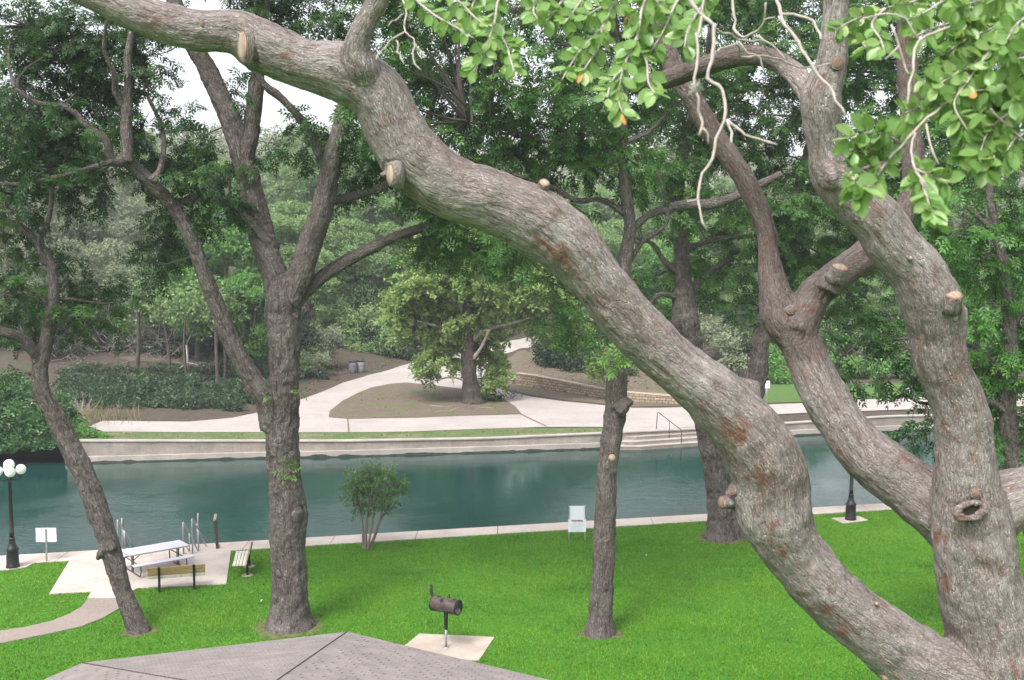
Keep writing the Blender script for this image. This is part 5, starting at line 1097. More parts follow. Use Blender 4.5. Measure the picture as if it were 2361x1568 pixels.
cl += [(1560, 620, 50, 30, 0, .4), (1680, 640, 60, 30, 0, .6), (1640, 700, 40, 30, 0, .4), (1540, 700, 40, 30, 0, .3), (1700, 700, 40, 30, 0, .5), (1480, 620, 30, 30, 0, .5), (1490, 420, 40, 40, 0, .7), (1880, 560, 60, 40, 0, .8), (1960, 680, 50, 40, 0, .7), (2020, 720, 50, 40, 0, .7)]
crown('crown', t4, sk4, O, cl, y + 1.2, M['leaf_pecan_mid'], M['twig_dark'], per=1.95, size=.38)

# --- leafy tree at the right edge, nearer than the river
y = 29.0; O = at(2420, 1330, y) * np.array([1, 1, 0]) + np.array([0, 0, 0]); 
t5 = thing('pecan_tree', 'leafy tree at the right edge with fresh green hanging leaves behind the oak trunk', 'tree', tuple(O))
BR = [flare([(*O, .34)] + trace([(2400, 1300, 50), (2370, 1180, 44), (2335, 1050, 40), (2322, 930, 38), (2330, 800, 32), (2320, 650, 26), (2290, 500, 20), (2270, 350, 14)], y)), trace([(2330, 960, 22), (2290, 930, 16), (2230, 925, 12), (2130, 930, 9), (2080, 905, 6)], y, y - .8), trace([(2324, 880, 20), (2250, 800, 14), (2150, 780, 10), (2000, 790, 7), (1930, 830, 5)], y, y - .6), trace([(2328, 760, 18), (2400, 640, 14), (2440, 500, 10)], y, y),
      trace([(2300, 540, 14), (2200, 460, 11), (2080, 430, 8)], y, y + .4)]
tk, sk5 = limbs('trunk', BR, .03, M['bark_pecan'], t5, O, furrow=.015, fscale=.5, lump=.03, smooth=4)
cl = [(2310, 520, 60, 50), (2260, 600, 50, 50), (2330, 640, 60, 60), (2270, 700, 50, 50), (2320, 760, 60, 60), (2270, 830, 45, 50), (2330, 870, 60, 60), (2320, 960, 55, 50), (2350, 1020, 45, 35), (2290, 905, 40, 40), (2370, 720, 50, 70), (2380, 560, 50, 60), (2240, 520, 60, 50), (2150, 450, 60, 45), (2330, 450, 60, 50), (2200, 600, 50, 40), (2170, 560, 50, 35), (2120, 500, 60, 40), (2300, 330, 70, 50), (2200, 300, 60, 50), (2330, 200, 60, 60), (2420, 840, 50, 80), (2400, 960, 50, 60), (2310, 1040, 30, 20, 0, .6)]
crown('crown', t5, sk5, O, cl, y - .2, M['leaf_bright'], M['twig_dark'], per=2.0, size=.32, dep=1.0)
cl = [(1960, 830, 50, 35, -.6, .8), (2020, 800, 60, 40, -.6, .9), (2090, 800, 60, 50, -.6, .9), (1920, 880, 35, 35, -.7, .8), (1960, 900, 30, 25, -.7, .6), (2000, 870, 40, 35, -.7, .7), (2120, 870, 45, 40, -.7, .9), (2090, 920, 40, 25, -.8, .7), (2140, 960, 40, 35, -.8, 1.1), (2100, 990, 30, 30, -.8, .8), (2140, 1020, 25, 22, -.8, .7), (1900, 790, 40, 35, -.4, .7), (2060, 740, 60, 40, -.4, .8), (1890, 740, 30, 30, -.4, .6), (2040, 860, 40, 20, -.7, .5)]
crown('drooping_branch', t5, sk5, O, cl, y, M['leaf_pecan'], M['twig_dark'], per=1.6, size=.32, dep=.5)

# --- crepe myrtle
b6 = gnd(845, 1266); O = np.array([b6[0], b6[1], 0]); y = b6[1]
t6 = thing('crepe_myrtle', 'small multi stemmed crepe myrtle on the lawn beside the river walkway', 'shrub', tuple(O))
BR = [trace([(838, 1268, 7), (836, 1220, 6), (830, 1175, 5), (815, 1140, 3)], y), trace([(843, 1268, 7), (845, 1215, 6), (850, 1170, 5), (855, 1120, 3)], y, y + .1), trace([(848, 1267, 6), (856, 1215, 6), (862, 1170, 5), (868, 1130, 3)], y - .1, y - .2), trace([(851, 1268, 7), (865, 1235, 6), (876, 1200, 6), (894, 1172, 5), (910, 1130, 3)], y, y + .2), trace([(852, 1267, 6), (870, 1215, 5), (880, 1180, 4), (885, 1130, 3)], y, y - .2)]
tk, sk6 = limbs('stems', BR, .014, M['stem'], t6, O, furrow=.002, lump=.005, smooth=2, nsec=10)
cl = [(838, 1140, 34, 34), (868, 1130, 36, 36), (850, 1100, 30, 26), (825, 1115, 26, 26), (890, 1120, 30, 28), (900, 1150, 26, 22), (812, 1135, 20, 24), (920, 1128, 18, 20), (858, 1160, 30, 18), (830, 1165, 22, 16), (895, 1165, 20, 14), (852, 1078, 9, 16), (868, 1090, 9, 16), (835, 1090, 9, 14), (815, 1100, 10, 14), (905, 1098, 8, 16), (925, 1108, 10, 16), (803, 1115, 12, 14), (880, 1098, 14, 16), (934, 1122, 8, 8)]
crown('crown', t6, sk6, O, cl, y, M['leaf_myrtle'], M['stem'], size=.085, per=6.5, dep=.35, tpl=tpl_clump(3, 4, .9, .6), m=9, droop=-.1)

# --- sycamore on the far bank
b7 = far(1090, 931); O = b7.copy(); y = b7[1]
t7 = thing('sycamore_tree', 'sycamore with pale upper limbs and yellow green leaves on the dirt island across the river', 'tree', tuple(O))
BR = [flare(trace([(1090, 928, 42), (1083, 880, 36), (1079, 820, 33), (1078, 760, 28), (1079, 710, 26), (1082, 695, 24)], y)), trace([(1080, 712, 22), (1092, 692, 14), (1108, 684, 12), (1104, 668, 11), (1130, 660, 9), (1160, 656, 7), (1200, 640, 5)], y, y - .5), trace([(1078, 740, 20), (1060, 690, 13), (1056, 640, 10), (1050, 560, 7), (1040, 500, 5)], y, y + 1), trace([(1080, 790, 14), (1120, 760, 10), (1180, 745, 8), (1230, 730, 5)], y, y), trace([(1080, 840, 12), (1110, 800, 8), (1128, 760, 6)], y, y - 1), trace([(1079, 800, 12), (1030, 760, 8), (960, 740, 5)], y, y), trace([(1082, 880, 8), (1040, 870, 5), (990, 880, 3)], y, y - 1)]
tk, sk7 = limbs('trunk', BR[:1] + [BR[1][:2]], .06, M['bark_brown'], t7, O, furrow=.03, fscale=.35, lump=.05, smooth=3)
lk, sk8 = limbs('pale_limbs', BR[1:], .05, M['bark_pale'], t7, O, furrow=.01, fscale=.35, lump=.03, smooth=2)
sk7.S = np.vstack([sk7.S, sk8.S])
cl = []
for (u, v, ru, rv) in [(1050, 745, 45, 26), (1092, 790, 36, 20), (1058, 838, 28, 14), (1095, 735, 36, 22), (1020, 700, 46, 28), (940, 690, 46, 28), (1065, 670, 50, 28), (1040, 560, 60, 35), (1110, 580, 60, 40), (990, 600, 55, 35), (1170, 620, 50, 40), (960, 660, 50, 32), (1030, 650, 55, 35), (1100, 650, 50, 30), (930, 710, 45, 26), (1000, 710, 50, 30), (1150, 690, 50, 30), (1060, 720, 40, 25), (960, 760, 45, 26), (1030, 780, 45, 26), (1120, 770, 45, 28), (1000, 830, 40, 24), (1130, 820, 42, 24), (985, 865, 24, 13), (1135, 875, 32, 15), (1160, 865, 26, 15), (1115, 900, 16, 8), (1200, 720, 40, 30), (1230, 660, 40, 40), (1010, 540, 40, 25), (1080, 530, 50, 25), (905, 745, 20, 14), (970, 850, 18, 10), (1210, 580, 50, 40), (1250, 740, 30, 40), (1330, 760, 30, 40), (1380, 830, 25, 40), (1300, 700, 30, 30)]: cl.append((u, v, ru * 1.1, rv * 1.15, rng.uniform(-1.6, 1.6) + (1.2 if v > 700 else 0), .8))
crown('crown', t7, sk7, O, cl, y, M['leaf_syc'], M['twig_dark'], size=.28, per=2.7, dep=1.5, tpl=tpl_clump(4, 9, .75, .6), m=9, droop=.5)
link('suckers', leaf_mesh('suckers', far(1125, 925) - O + rng.normal(0, 1, (160, 3)) * [.9, .5, .25] + [0, 0, .3], rdir(160), rdir(160), np.full(160, .3), tpl_clump(3, 2), rng.uniform(0, .4, 160)), M['leaf_dark'], t7)
rb = MB()
for px in ([(1000, 953), (1020, 949), (1035, 951), (1052, 944), (1078, 940)], [(1050, 948), (1075, 950), (1092, 945)], [(1085, 936), (1110, 942), (1140, 944)], [(1070, 935), (1030, 940), (990, 938)]):
    P = [far(u, v, .03) for u, v in px]; rb.tube([tuple(q - O) for q in P], list(np.linspace(.06, .1, len(P))), 6)
rb.build('surface_roots', M['stem'], t7)
# ------------------------------------------------------------------ woods across the river: prototypes, then copies
CL4 = tpl_clump(4, 21)
def far_tree(name, seed, Ht, Rr, mat, bmat, cbase=.25, size=.44, dens=1.0, lab=None, group=None, gaps=.15):
    r = np.random.default_rng(seed); t = thing(name, lab or 'x', 'tree', (0, 0, 0), 0, group)
    th = Ht * r.uniform(.28, .4); lean = r.normal(0, .05, 2); tr0 = Ht * .016 + .06
    top = np.array([lean[0] * th, lean[1] * th, th]); P0, P1, R0, R1 = [np.array([0, 0, -.4])], [top], [tr0 * 1.25], [tr0 * .8]; ends = []
    for k in range(6):
        a = k * 2 * PI / 6 + r.uniform(-.4, .4); e = top + np.array([math.cos(a) * Rr * r.uniform(.3, .8), math.sin(a) * Rr * r.uniform(.3, .8), (Ht - th) * r.uniform(.2, .85)])
        P0.append(top); P1.append(e); R0.append(tr0 * .6); R1.append(tr0 * .15); ends.append(e)
        for j in range(3):
            m = top + (e - top) * r.uniform(.4, .9); f = m + unit(r.normal(0, 1, 3) + [0, 0, .3]) * Rr * r.uniform(.3, .6); P0.append(m); P1.append(f); R0.append(tr0 * .25); R1.append(.02); ends.append(f)
    V, Fs = tubes_np(*map(np.array, (P0, P1, R0, R1)), .08, 7, 5); me = raw_mesh('trunk', V, Fs, None, True)
    at_ = me.attributes.new('bark', 'FLOAT_VECTOR', 'POINT'); at_.data.foreach_set('vector', V.astype(np.float32).ravel()); link('trunk', me, bmat, t)
    # clumps over the crown volume
    nc = int(60 * dens); q = rdir(nc) * (r.uniform(.15, 1, (nc, 1)) ** .45); q[:, 2] = q[:, 2]
    zc = Ht * (cbase + (1 - cbase) * .5); hz = Ht * (1 - cbase) * .5
    prof = np.sqrt(np.clip(1 - (q[:, 2] * .8 + .1) ** 2, .1, 1)); c = np.stack([q[:, 0] * Rr * .95, q[:, 1] * Rr * .95, zc + q[:, 2] * hz * .95], 1)
    c = c[r.random(nc) > gaps]; P, A, Nn, T = [], [], [], []
    for k in range(len(c)):
        rr = Rr * r.uniform(.18, .40); n = int(230 * (rr / 1.3) ** 2 * dens); d = unit(r.normal(size=(n, 3))); d[:, 2] = np.abs(d[:, 2]) * r.choice([1, 1, 1, -1], n); rad = rr * r.uniform(.1, 1.0, (n, 1)) ** .6 * 1.12
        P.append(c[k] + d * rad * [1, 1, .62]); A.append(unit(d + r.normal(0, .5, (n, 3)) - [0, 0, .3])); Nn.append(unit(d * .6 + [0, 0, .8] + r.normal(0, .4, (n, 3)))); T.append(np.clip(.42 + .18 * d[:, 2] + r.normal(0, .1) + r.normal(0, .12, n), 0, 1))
    P, A, Nn, T = map(np.concatenate, (P, A, Nn, T))
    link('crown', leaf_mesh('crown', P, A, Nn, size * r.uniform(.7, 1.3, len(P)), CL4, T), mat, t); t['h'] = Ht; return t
BARKF = m_bark('woodland bark', (.085, .07, .06), (.03, .025, .022), (.17, .15, .13), (.1, .06, .04), .2, .85, .5, .6)
G1 = 'mixed woodland trees on the slope across the river'
PROT = {'lime': [far_tree('lime_green_tree', 1, 13, 3.6, M['leaf_lime'], BARKF, .12, .36, 1.15, group=G1), far_tree('lime_green_tree', 2, 11, 3.2, M['leaf_lime'], BARKF, .12, .34, 1.1, group=G1)],
        'grey': [far_tree('scrub_tree', 3, 10, 4.0, M['leaf_grey'], BARKF, .1, .30, .95, group=G1, gaps=.3), far_tree('scrub_tree', 4, 11, 3.6, M['leaf_grey'], BARKF, .06, .30, .95, group=G1, gaps=.35)],
        'far': [far_tree('woodland_tree', 5, 14, 4.4, M['leaf_far'], BARKF, .06, .36, 1.15, group=G1), far_tree('woodland_tree', 6, 12, 3.8, M['leaf_far'], BARKF, .03, .35, 1.15, group=G1), far_tree('woodland_tree', 7, 16, 4.8, M['leaf_far'], BARKF, .10, .38, 1.15, group=G1)]}
used = set()
def put(kind, u, Y, Ht, lab, i=0, rz=None):
    p = PROT[kind][i % len(PROT[kind])]; t = p if id(p) not in used else copy_tree(p); used.add(id(p))
    if u > 1800 or 950 < u < 1140: Ht *= .68
    x = (u - CU) / F * Y; t.location = (x, Y, float(terr(x, Y))); s = Ht / p['h']; t.scale = (s * random.uniform(.92, 1.1), s * random.uniform(.92, 1.1), s); t.rotation_euler = (0, 0, random.uniform(0, 6.28) if rz is None else rz)
    t['label'] = lab; return t
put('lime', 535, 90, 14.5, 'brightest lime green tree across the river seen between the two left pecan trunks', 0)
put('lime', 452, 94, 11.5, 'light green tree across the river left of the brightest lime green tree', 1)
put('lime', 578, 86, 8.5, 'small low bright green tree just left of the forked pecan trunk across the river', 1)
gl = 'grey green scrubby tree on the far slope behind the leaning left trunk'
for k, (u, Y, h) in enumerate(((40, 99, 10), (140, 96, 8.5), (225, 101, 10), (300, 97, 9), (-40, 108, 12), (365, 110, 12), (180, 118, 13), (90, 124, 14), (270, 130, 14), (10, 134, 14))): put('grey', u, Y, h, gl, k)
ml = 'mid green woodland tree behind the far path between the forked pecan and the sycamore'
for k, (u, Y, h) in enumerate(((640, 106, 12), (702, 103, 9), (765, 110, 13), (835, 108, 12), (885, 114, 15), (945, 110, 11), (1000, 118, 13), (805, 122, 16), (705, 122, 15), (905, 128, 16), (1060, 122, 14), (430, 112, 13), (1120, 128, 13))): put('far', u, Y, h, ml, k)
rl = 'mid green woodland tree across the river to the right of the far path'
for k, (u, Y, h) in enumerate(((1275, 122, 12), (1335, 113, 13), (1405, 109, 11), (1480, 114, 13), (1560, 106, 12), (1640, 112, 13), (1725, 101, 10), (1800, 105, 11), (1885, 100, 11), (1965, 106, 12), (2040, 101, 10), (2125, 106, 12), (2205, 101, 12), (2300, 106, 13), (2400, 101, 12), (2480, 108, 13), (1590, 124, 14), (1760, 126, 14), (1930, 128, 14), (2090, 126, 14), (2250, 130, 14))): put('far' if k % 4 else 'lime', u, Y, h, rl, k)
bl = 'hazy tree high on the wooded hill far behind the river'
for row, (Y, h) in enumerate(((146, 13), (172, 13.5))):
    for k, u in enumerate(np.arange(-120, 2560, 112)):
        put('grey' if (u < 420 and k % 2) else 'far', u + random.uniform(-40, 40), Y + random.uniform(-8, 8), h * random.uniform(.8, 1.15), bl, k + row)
# beyond them one mass
n = 42000; xw = rng.uniform(-150, 150, n); yw = rng.uniform(186, 300, n); zt = terr(xw, yw); hh = 10.5 * (.55 + .8 * fbm(np.stack([xw * .16, yw * .16, xw * 0], 1), 3, 4)); uw = CU + F * xw / yw; hh = np.where((uw > 1800) | ((uw > 950) & (uw < 1140)), hh * .6, hh); zz = zt + hh * rng.uniform(.15, 1, n) ** .6
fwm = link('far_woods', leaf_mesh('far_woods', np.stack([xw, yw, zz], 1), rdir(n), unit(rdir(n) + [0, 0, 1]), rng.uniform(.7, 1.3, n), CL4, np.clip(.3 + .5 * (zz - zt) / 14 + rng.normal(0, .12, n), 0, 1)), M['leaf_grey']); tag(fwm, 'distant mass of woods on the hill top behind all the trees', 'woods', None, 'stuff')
# ------------------------------------------------------------------ shrubs and undergrowth
def shrub(name, label, cat, blobs, mat, size=.3, dens=1.0, tpl=None, kind=None, tlo=0, thi=1, stems=True, group=None):
    "blobs: (u, v, Y, rx m, rz m)"
    tpl = tpl or tpl_clump(4, 13, .6, .5); P, A, Nn, T = [], [], [], []; org = None; SB, SE = [], []
    for (u, v, Y, rx, rz) in blobs:
        c = at(u, v, Y); g = max(float(terr(c[0], c[1])), -1.0) if c[1] > wall_y(c[0]) else 0.0
        if org is None: org = np.array([c[0], c[1], g])
        n = int(230 * dens * rx * rz * (.3 / size) ** 2); d = rdir(n); rad = rng.uniform(.55, 1.05, (n, 1)); lump = .8 + .45 * vnoise(d * 3.1 + c, 3)[:, None]
        p = c + d * rad * lump * [rx, rx * .8, rz]; ok = p[:, 2] > g - .2
        P.append(p[ok]); A.append(unit(d + rng.normal(0, .5, (n, 3)) - [0, 0, .25])[ok]); Nn.append(unit(d * .7 + [0, 0, .7] + rng.normal(0, .4, (n, 3)))[ok]); T.append(np.clip(tlo + (thi - tlo) * (.42 + .2 * d[:, 2] + rng.normal(0, .16, n)), 0, 1)[ok])
        for _ in range(7): SB.append([c[0] + rng.normal(0, .2 * rx), c[1] + rng.normal(0, .2 * rx), g - .1]); SE.append(c + rdir(1)[0] * [rx * .8, rx * .6, rz * .8])
    P, A, Nn, T = map(np.concatenate, (P, A, Nn, T)); S = size * rng.uniform(.7, 1.3, len(P))
    if kind == 'stuff':
        o = link(name, leaf_mesh(name, P, A, Nn, S, tpl, T), mat); return tag(o, label, cat, group, 'stuff')
    t = thing(name, label, cat, tuple(org), 0, group); link('foliage', leaf_mesh('foliage', P - org, A, Nn, S, tpl, T), mat, t)
    V, Fs = tubes_np(np.array(SB) - org, np.array(SE) - org, np.full(len(SB), .035), np.full(len(SB), .01), .1, 5, 4); link('stems', raw_mesh('stems', V, Fs, None, True), M['twig_dark'], t); return t
shrub('evergreen_shrub', 'large dark evergreen shrub on the leafy slope above the stone wall', 'shrub', [(1290, 820, 95, 2.1, 1.5), (1350, 830, 94, 2.2, 1.6), (1400, 850, 93, 1.8, 1.3), (1260, 800, 96, 1.4, 1.1), (1330, 790, 96, 1.8, 1.3), (1430, 870, 92, 1.2, .9), (1335, 848, 91, 1.7, 1.2), (1390, 862, 90, 1.6, 1.2), (1440, 876, 89, 1.3, 1.0), (1280, 830, 93, 1.5, 1.2)], M['leaf_dark'], .3, 1.1)
shrub('evergreen_shrub', 'dark evergreen bush at the path edge right of the litter bins', 'shrub', [(915, 815, 101, 1.3, 1.2), (945, 822, 100, 1.0, 1.0), (890, 800, 102, 1.2, 1.3)], M['leaf_dark'], .28, 1.0)
shrub('evergreen_shrub', 'dark bush left of the litter bins beside the far path', 'shrub', [(720, 868, 90, 1.0, .9), (745, 880, 89, .7, .6), (770, 862, 93, .8, .5), (705, 850, 92, 1.1, 1.1)], M['leaf_dark'], .28, 1.0, tlo=.2)
shrub('yellow_shrub', 'thin yellowish shrub right behind the forked pecan trunk', 'shrub', [(705, 800, 96, .9, 1.3), (720, 830, 95, .7, .9)], M['leaf_syc'], .26, .6)
shrub('olive_shrub', 'tall olive green shrub above the litter bins', 'shrub', [(800, 770, 103, 1.9, 1.8), (850, 750, 104, 1.8, 1.9), (760, 790, 102, 1.4, 1.5), (830, 810, 102, 1.6, 1.0)], M['leaf_far'], .32, .9)
shrub('pale_shrub', 'pale green bush behind the twin trunks across the river', 'shrub', [(1670, 800, 92, 1.5, 1.2), (1650, 840, 91, 1.3, .9), (1700, 840, 91, 1.2, .9)], M['leaf_grey'], .3, .9)
shrub('bright_shrub', 'bright green bush left of the far white sign', 'shrub', [(1785, 845, 90, 1.1, .9), (1800, 870, 89, 1.0, .7), (1775, 815, 91, .8, .8)], M['leaf_lime'], .28, .9)
shrub('bright_shrub', 'bright green low bushes beyond the far lawn at the right', 'shrub', [(1960, 845, 92, 1.8, .8), (2020, 850, 92, 1.8, .8), (1900, 840, 93, 1.4, 1.0), (2080, 840, 92, 1.6, .9)], M['leaf_lime'], .3, .9)
gb = []
for u in np.arange(150, 640, 24):
    for v, Y in ((945, 74.5), (930, 77), (915, 79.5), (898, 82.5), (884, 86), (866, 89)):
        if u < 215 and v > 930: continue
        if u > 545 and v > 930: continue
        gb.append((u + rng.uniform(-13, 13), v - 6 + rng.uniform(-7, 7), Y + rng.uniform(-1, 1), rng.uniform(.7, 1.15), rng.uniform(.4, .95)))
shrub('undergrowth', 'dark low undergrowth bank behind the far path at the left', 'undergrowth', gb, M['leaf_dark'], .22, .8, None, 'stuff', .15, 1.25)
vb = [(u, v, Y, rx, rz) for u, v, Y, rx, rz in ((20, 900, 63, 1.5, 1.0), (60, 930, 62.5, 1.3, .9), (-20, 930, 62, 1.5, 1.2), (110, 960, 62, 1.1, .9), (30, 970, 61.5, 1.3, 1.0), (80, 990, 61.3, 1.2, .9), (-10, 1010, 61, 1.3, 1.0), (50, 1030, 60.7, 1.1, .8), (100, 1030, 60.8, .9, .7), (130, 1000, 61.5, .8, .8), (140, 940, 64, .9, .9), (165, 980, 64, .7, .6), (-60, 960, 61.5, 1.4, 1.4), (-60, 1030, 60.6, 1.2, .8), (10, 1050, 60.3, .9, .5))]
shrub('vine_thicket', 'leafy green vines tumbling down the river bank at the left edge', 'vines', vb, M['leaf_vine'], .24, 1.25, tpl_clump(3, 31, .7, .65), 'stuff')
shrub('weed_patch', 'bright green weeds growing along the left end of the river wall', 'weeds', [(190, 1000, 62.5, .8, .4), (215, 1003, 62.6, .6, .3), (170, 985, 64, .8, .6), (240, 1008, 62.5, .5, .2)], M['leaf_lime'], .2, 1.2, None, 'stuff')
# thicket shrubs under the woods: one prototype, copies
G2 = 'thicket shrubs under the woods across the river'
th = [shrub('thicket_shrub', 'x', 'shrub', [(1180, 640 + 20*k, 100, 1.6, 1.3), (1205, 655, 100.5, 1.2, 1.0), (1160, 660, 99.5, 1.3, .9)], m, .28, 1.2, None, None, 0, 1, True, G2) for k, m in enumerate((M['leaf_far'], M['leaf_dark'], M['leaf_grey']))]
ztop = [min(c.z for c in [Vector(v.co) for v in t.children[0].data.vertices[:4000]]) for t in th]; first = [True] * 3; rq = random.Random(8)
for u0, u1, st, Y0, Y1, kinds, lb_ in ((690, 745, 17, 90, 95, (0, 0, 1, 2), 'thicket shrub left of the litter bins along the left fork of the far path'), (590, 690, 22, 87, 96, (0, 0, 1, 2), 'thicket shrub seen either side of the forked pecan trunk across the river'), (775, 1010, 22, 102, 107, (0, 0, 1, 2), 'thicket shrub behind the litter bins and the left fork of the far path'), (-60, 430, 22, 93, 110, (2, 2, 1, 0), 'thicket shrub on the far slope behind the leaning left trunk'), (1010, 1200, 34, 112, 124, (0, 1), 'thicket shrub where the far path enters the woods'), (1290, 2480, 30, 95, 104, (0, 0, 2, 1), 'thicket shrub under the woods across the river to the right'), (430, 620, 34, 94, 104, (0, 1), 'thicket shrub under the bright lime green tree')):
    for u in np.arange(u0, u1, st):
        k = rq.choice(kinds); t = th[k] if first[k] else copy_tree(th[k]); first[k] = False; Y = rq.uniform(Y0, Y1); x = (u + rq.uniform(-14, 14) - CU) / F * Y; s = rq.uniform(.75, 1.3)
        t.location = (x, Y, float(terr(x, Y)) - ztop[k] * s - .15); t.scale = (s, s, s * rq.uniform(.8, 1.25)); t.rotation_euler = (0, 0, rq.uniform(0, 6.3)); t['label'] = lb_
for nm, px in (('path_joint', [(800, 968), (803.5, 968), (806, 998), (802, 998)]), ('path_joint', [(1199, 957), (1203, 957), (1262, 985), (1257, 985)])):
    drape(nm, px, .075, M['dirt'])
# tall dry grass tufts
n = 240; c = far(215, 968); p = c + rng.normal(0, 1, (n, 3)) * [1.5, 1.2, 0]; p[:, 2] = terr(p[:, 0], p[:, 1]) - .03; tip = p + np.stack([rng.normal(0, .3, n), rng.normal(0, .3, n), rng.uniform(.4, 1.3, n)], 1)
V, Fs = tubes_np(p, tip, np.full(n, .014), np.full(n, .004), .08, 3, 3); o = link('dry_grass', raw_mesh('dry_grass', V, Fs, rng.uniform(0, 1, len(Fs))), m_leaf('dry grass', (.12, .15, .05), (.22, .2, .09), (.34, .26, .14), .2, .8)); tag(o, 'tuft of tall dry grass at the left end of the far path', 'grass', None, 'stuff')
# bare dead bush
t = thing('dead_bush', 'pale leafless bush standing in the weeds at the left end of the far path', 'bush', tuple(far(186, 958)))
k = 46; d = unit(rng.normal(0, 1, (k, 3)) * [1, 1, .3] + [0, 0, 1.1]); b = rng.normal(0, .08, (k, 3)) * [1, 1, 0]; V, Fs = tubes_np(b, b + d * rng.uniform(.7, 1.8, (k, 1)), np.full(k, .02), np.full(k, .006), .1, 4, 4)
link('twigs', raw_mesh('twigs', V, Fs, None, True), M['twig'], t)
# grey dead brush in the slope behind the leaning trunk
k = 420; uu = rng.uniform(120, 430, k); Yb = rng.uniform(90, 104, k); xb = (uu - CU) / F * Yb; zb = terr(xb, Yb); P0 = np.stack([xb, Yb, zb + rng.uniform(0, 2.2, k)], 1)
V, Fs = tubes_np(P0, P0 + unit(rng.normal(0, 1, (k, 3)) * [1, 1, .7] + [0, 0, .5]) * rng.uniform(1.0, 3.0, (k, 1)), np.full(k, .022), np.full(k, .008), .14, 3, 3); o = link('dead_brush', raw_mesh('dead_brush', V, Fs), m_plain('grey dead brush', (.20, .175, .16), .9, 0, .3)); tag(o, 'tangle of grey leafless brush on the slope behind the undergrowth', 'brush', None, 'stuff')
# slim bare trunks and a fallen pale limb
for (u, Y, h, r_, lab) in ((497, 84, 5.5, .16, 'slim dark trunk in the undergrowth left of the forked pecan'), (512, 85, 5.0, .12, 'thinner dark trunk close right of the slim trunk in the undergrowth'), (430, 85, 5.2, .13, 'slim trunk in the undergrowth beside the pale broken limb'), (382, 86, 4.8, .15, 'leaning slim trunk left of the pale broken limb'), (310, 90, 5.5, .2, 'stout short trunk at the dirt trail across the river')):
    x = (u - CU) / F * Y; z = float(terr(x, Y)); t = thing('slim_tree', lab, 'tree', (x, Y, z), 0, 'slim trunks in the undergrowth across the river'); q = random.Random(u)
    V, Fs = tubes_np(np.array([[0, 0, -.2], [0, 0, h*.6], [.05, 0, h*.7]]), np.array([[q.uniform(-.3, .5), 0, h], [1.0, .3, h*1.2], [-.9, .2, h*1.3]]), np.array([r_, r_*.5, r_*.5]), np.array([r_*.6, .04, .04]), .05, 7, 5)
    me = raw_mesh('trunk', V, Fs, None, True); a_ = me.attributes.new('bark', 'FLOAT_VECTOR', 'POINT'); a_.data.foreach_set('vector', V.astype(np.float32).ravel()); link('trunk', me, BARKF, t)
    n = 260; P = np.array([0, 0, h * 1.2]) + rng.normal(0, 1, (n, 3)) * [1.2, 1.0, .8]; link('crown', leaf_mesh('crown', P, rdir(n), rdir(n) + [0, 0, 1], np.full(n, .4), CL4, rng.uniform(.1, .8, n)), M['leaf_far'], t)
c = far(432, 862); t = thing('broken_limb', 'pale broken limb leaning against a slim trunk in the undergrowth', 'branch', tuple(c)); mb = MB()
mb.tube([(-.05, 0, -.1), (.02, .1, 1.2), (-.06, .1, 2.3)], [.09, .08, .05], 7); mb.tube([(0, 0, .9), (-.5, -.1, .5), (-1.1, -.1, .1)], [.06, .05, .03], 6); mb.tube([(.02, 0, .9), (.7, .1, .75), (1.2, .1, .6)], [.05, .04, .02], 6); mb.build('wood', m_plain('bleached wood', (.42, .38, .35), .85, 0, .25), t)
# fallen leaves over the far dirt
def litter(name, label, px, n, size, mat, tl=(0, 1)):
    P = np.array([far(u, v) for u, v in px]); x0, y0 = P[:, :2].min(0); x1, y1 = P[:, :2].max(0); p = np.stack([rng.uniform(x0, x1, n), rng.uniform(y0, y1, n)], 1); p = p[inpoly(p, [tuple(q[:2]) for q in P])]
    k = len(p); q = np.stack([p[:, 0], p[:, 1], terr(p[:, 0], p[:, 1]) + .085], 1); a = rng.normal(0, 1, (k, 3)) * [1, 1, .2]
    o = link(name, leaf_mesh(name, q, unit(a), unit(rng.normal(0, .3, (k, 3)) + [0, 0, 1]), size * rng.uniform(.5, 1.3, k), tpl_clump(1, 5, .8, .5), rng.uniform(*tl, k)), mat); tag(o, label, 'leaf litter', None, 'stuff')
litter('leaf_litter', 'scattered dry leaves on the slope above the stone wall', [(1180, 858), (1240, 806), (1300, 800), (1420, 820), (1600, 860), (1700, 880), (1640, 900), (1450, 900), (1330, 882)], 4200, .26, M['litter'])
litter('leaf_litter', 'scattered dry leaves on the dirt island', [(758, 964), (825, 908), (935, 886), (1110, 906), (1200, 955), (1000, 962)], 1500, .16, M['litter'])
litter('leaf_litter', 'brown leaf litter along the edges of the far path', [(560, 962), (620, 940), (690, 914), (780, 880), (850, 858), (960, 828), (940, 815), (800, 850), (680, 890), (600, 930)], 2600, .22, M['litter'], (0, .6))
litter('leaf_litter', 'dry grass and leaves on the verge between river wall and path', [(205, 1000), (205, 1012), (790, 1012), (1124, 1006), (1385, 995), (1385, 989), (1128, 993), (900, 999), (790, 1001)], 1500, .13, M['litter'])
LL = []
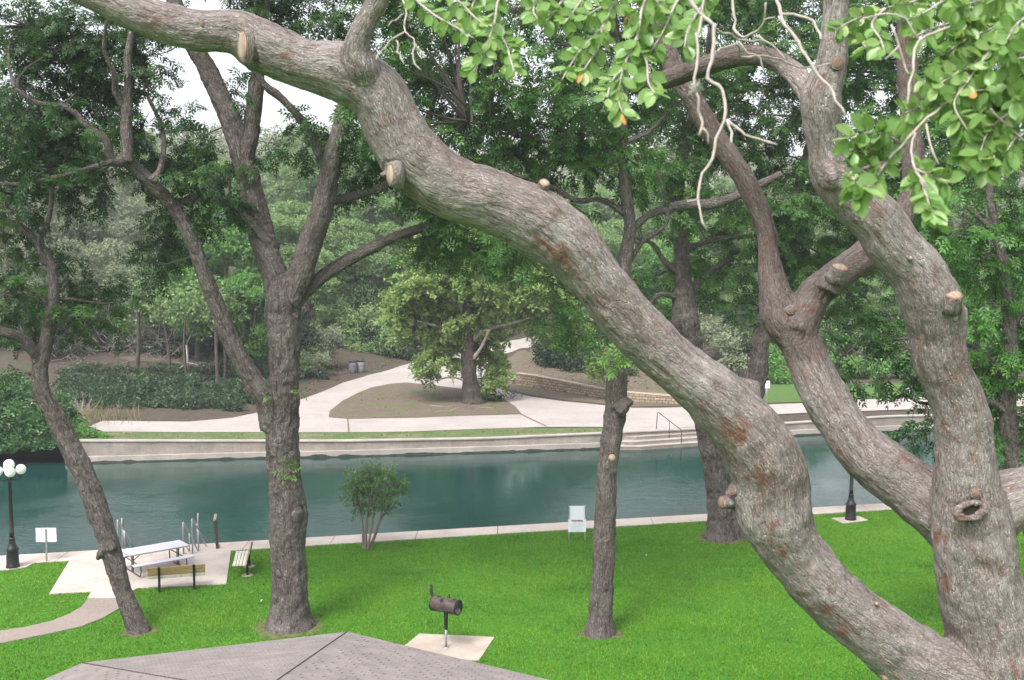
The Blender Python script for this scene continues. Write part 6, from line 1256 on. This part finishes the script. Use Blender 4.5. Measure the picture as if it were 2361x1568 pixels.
# small pale scraps on the lawn
for (u, v, lab) in ((605, 1460 - 130, 'x'),): pass
def scrap(u, v, lab):
    p = gnd(u, v, .05); t = MB(); r = random.Random(u)
    for k in range(3):
        a = r.uniform(0, 6); t.add([(0, 0, 0), (.07*math.cos(a), .07*math.sin(a), .02), (.13*math.cos(a+.2), .13*math.sin(a+.2), .05), (.05*math.cos(a+.7), .05*math.sin(a+.7), .03)], [(0, 1, 2, 3)])
    o = t.build('fallen_leaf', m_plain('pale dry leaf', (.5, .47, .4), .7)); o.location = p; tag(o, lab, 'leaf')
for k in range(70):
    u, v, rr = BASES[k % 4]; b = gnd(u, v); a_ = random.uniform(0, 6.28); q_ = random.uniform(.5, 3.2) * rr
    LL.append((b[0] + q_ * math.cos(a_), b[1] + q_ * math.sin(a_), .06))
LL = np.array(LL); o = link('leaf_litter', leaf_mesh('leaf_litter', LL, unit(rng.normal(0, 1, (len(LL), 3)) * [1, 1, .2]), unit(rng.normal(0, .3, (len(LL), 3)) + [0, 0, 1]), rng.uniform(.06, .13, len(LL)), tpl_clump(1, 5, .9, .45), rng.uniform(.2, 1, len(LL))), M['litter']); tag(o, 'few dry leaves on the lawn round the tree bases', 'leaf litter', None, 'stuff')
scrap(601, 1388, 'pale curled leaf on the grass near the forked pecan trunk'); scrap(1491, 1282, 'pale curled leaf on the grass right of the single trunk')
# ------------------------------------------------------------------ labels of the setting, haze
LBL = {'hill': 'wooded far bank rising to a hill', 'lawn': 'flat mown lawn beside the river', 'river_bed': 'bed of the river', 'water': 'calm teal green river', 'riverside_walkway': 'pale concrete walkway along the near river edge', 'verge': 'patchy grass strip above the river wall', 'path': 'pale concrete path forking on the far bank', 'dirt_island': 'dirt island with thin grass around the sycamore', 'leafy_slope': 'leaf strewn slope above the stone wall', 'far_lawn': 'mown grass beyond the far path at the right', 'dirt_trail': 'dirt trail through the far undergrowth', 'patio_slab': 'concrete patio by the river', 'garden_path': 'curving exposed aggregate path', 'grill_pad': 'stained concrete pad under the grill', 'lamp_pad': 'concrete pad under the left lamp', 'soil_patch': 'thin worn grass and soil round a tree base', 'lamp_footing': 'small concrete pad under the right lamp'}
for o in bpy.data.objects:
    if o.parent is None and o.get('kind') == 'structure': o['label'] = LBL.get(o.name.split('.')[0], o.name.replace('_', ' ')); 
if HAZE > 0:
    hb = MB().box((0, 350, 24), (1500, 1500, 58)).build('haze', None); m, nt, out = _nt('thin summer haze'); v = nt.nodes.new('ShaderNodeVolumePrincipled'); v.inputs['Density'].default_value = HAZE; v.inputs['Color'].default_value = (.86, .9, .95, 1)
    nt.links.new(v.outputs[0], out.inputs['Volume']); hb.data.materials.append(m); tag(hb, 'thin pale haze over the valley', 'haze', None, 'stuff')
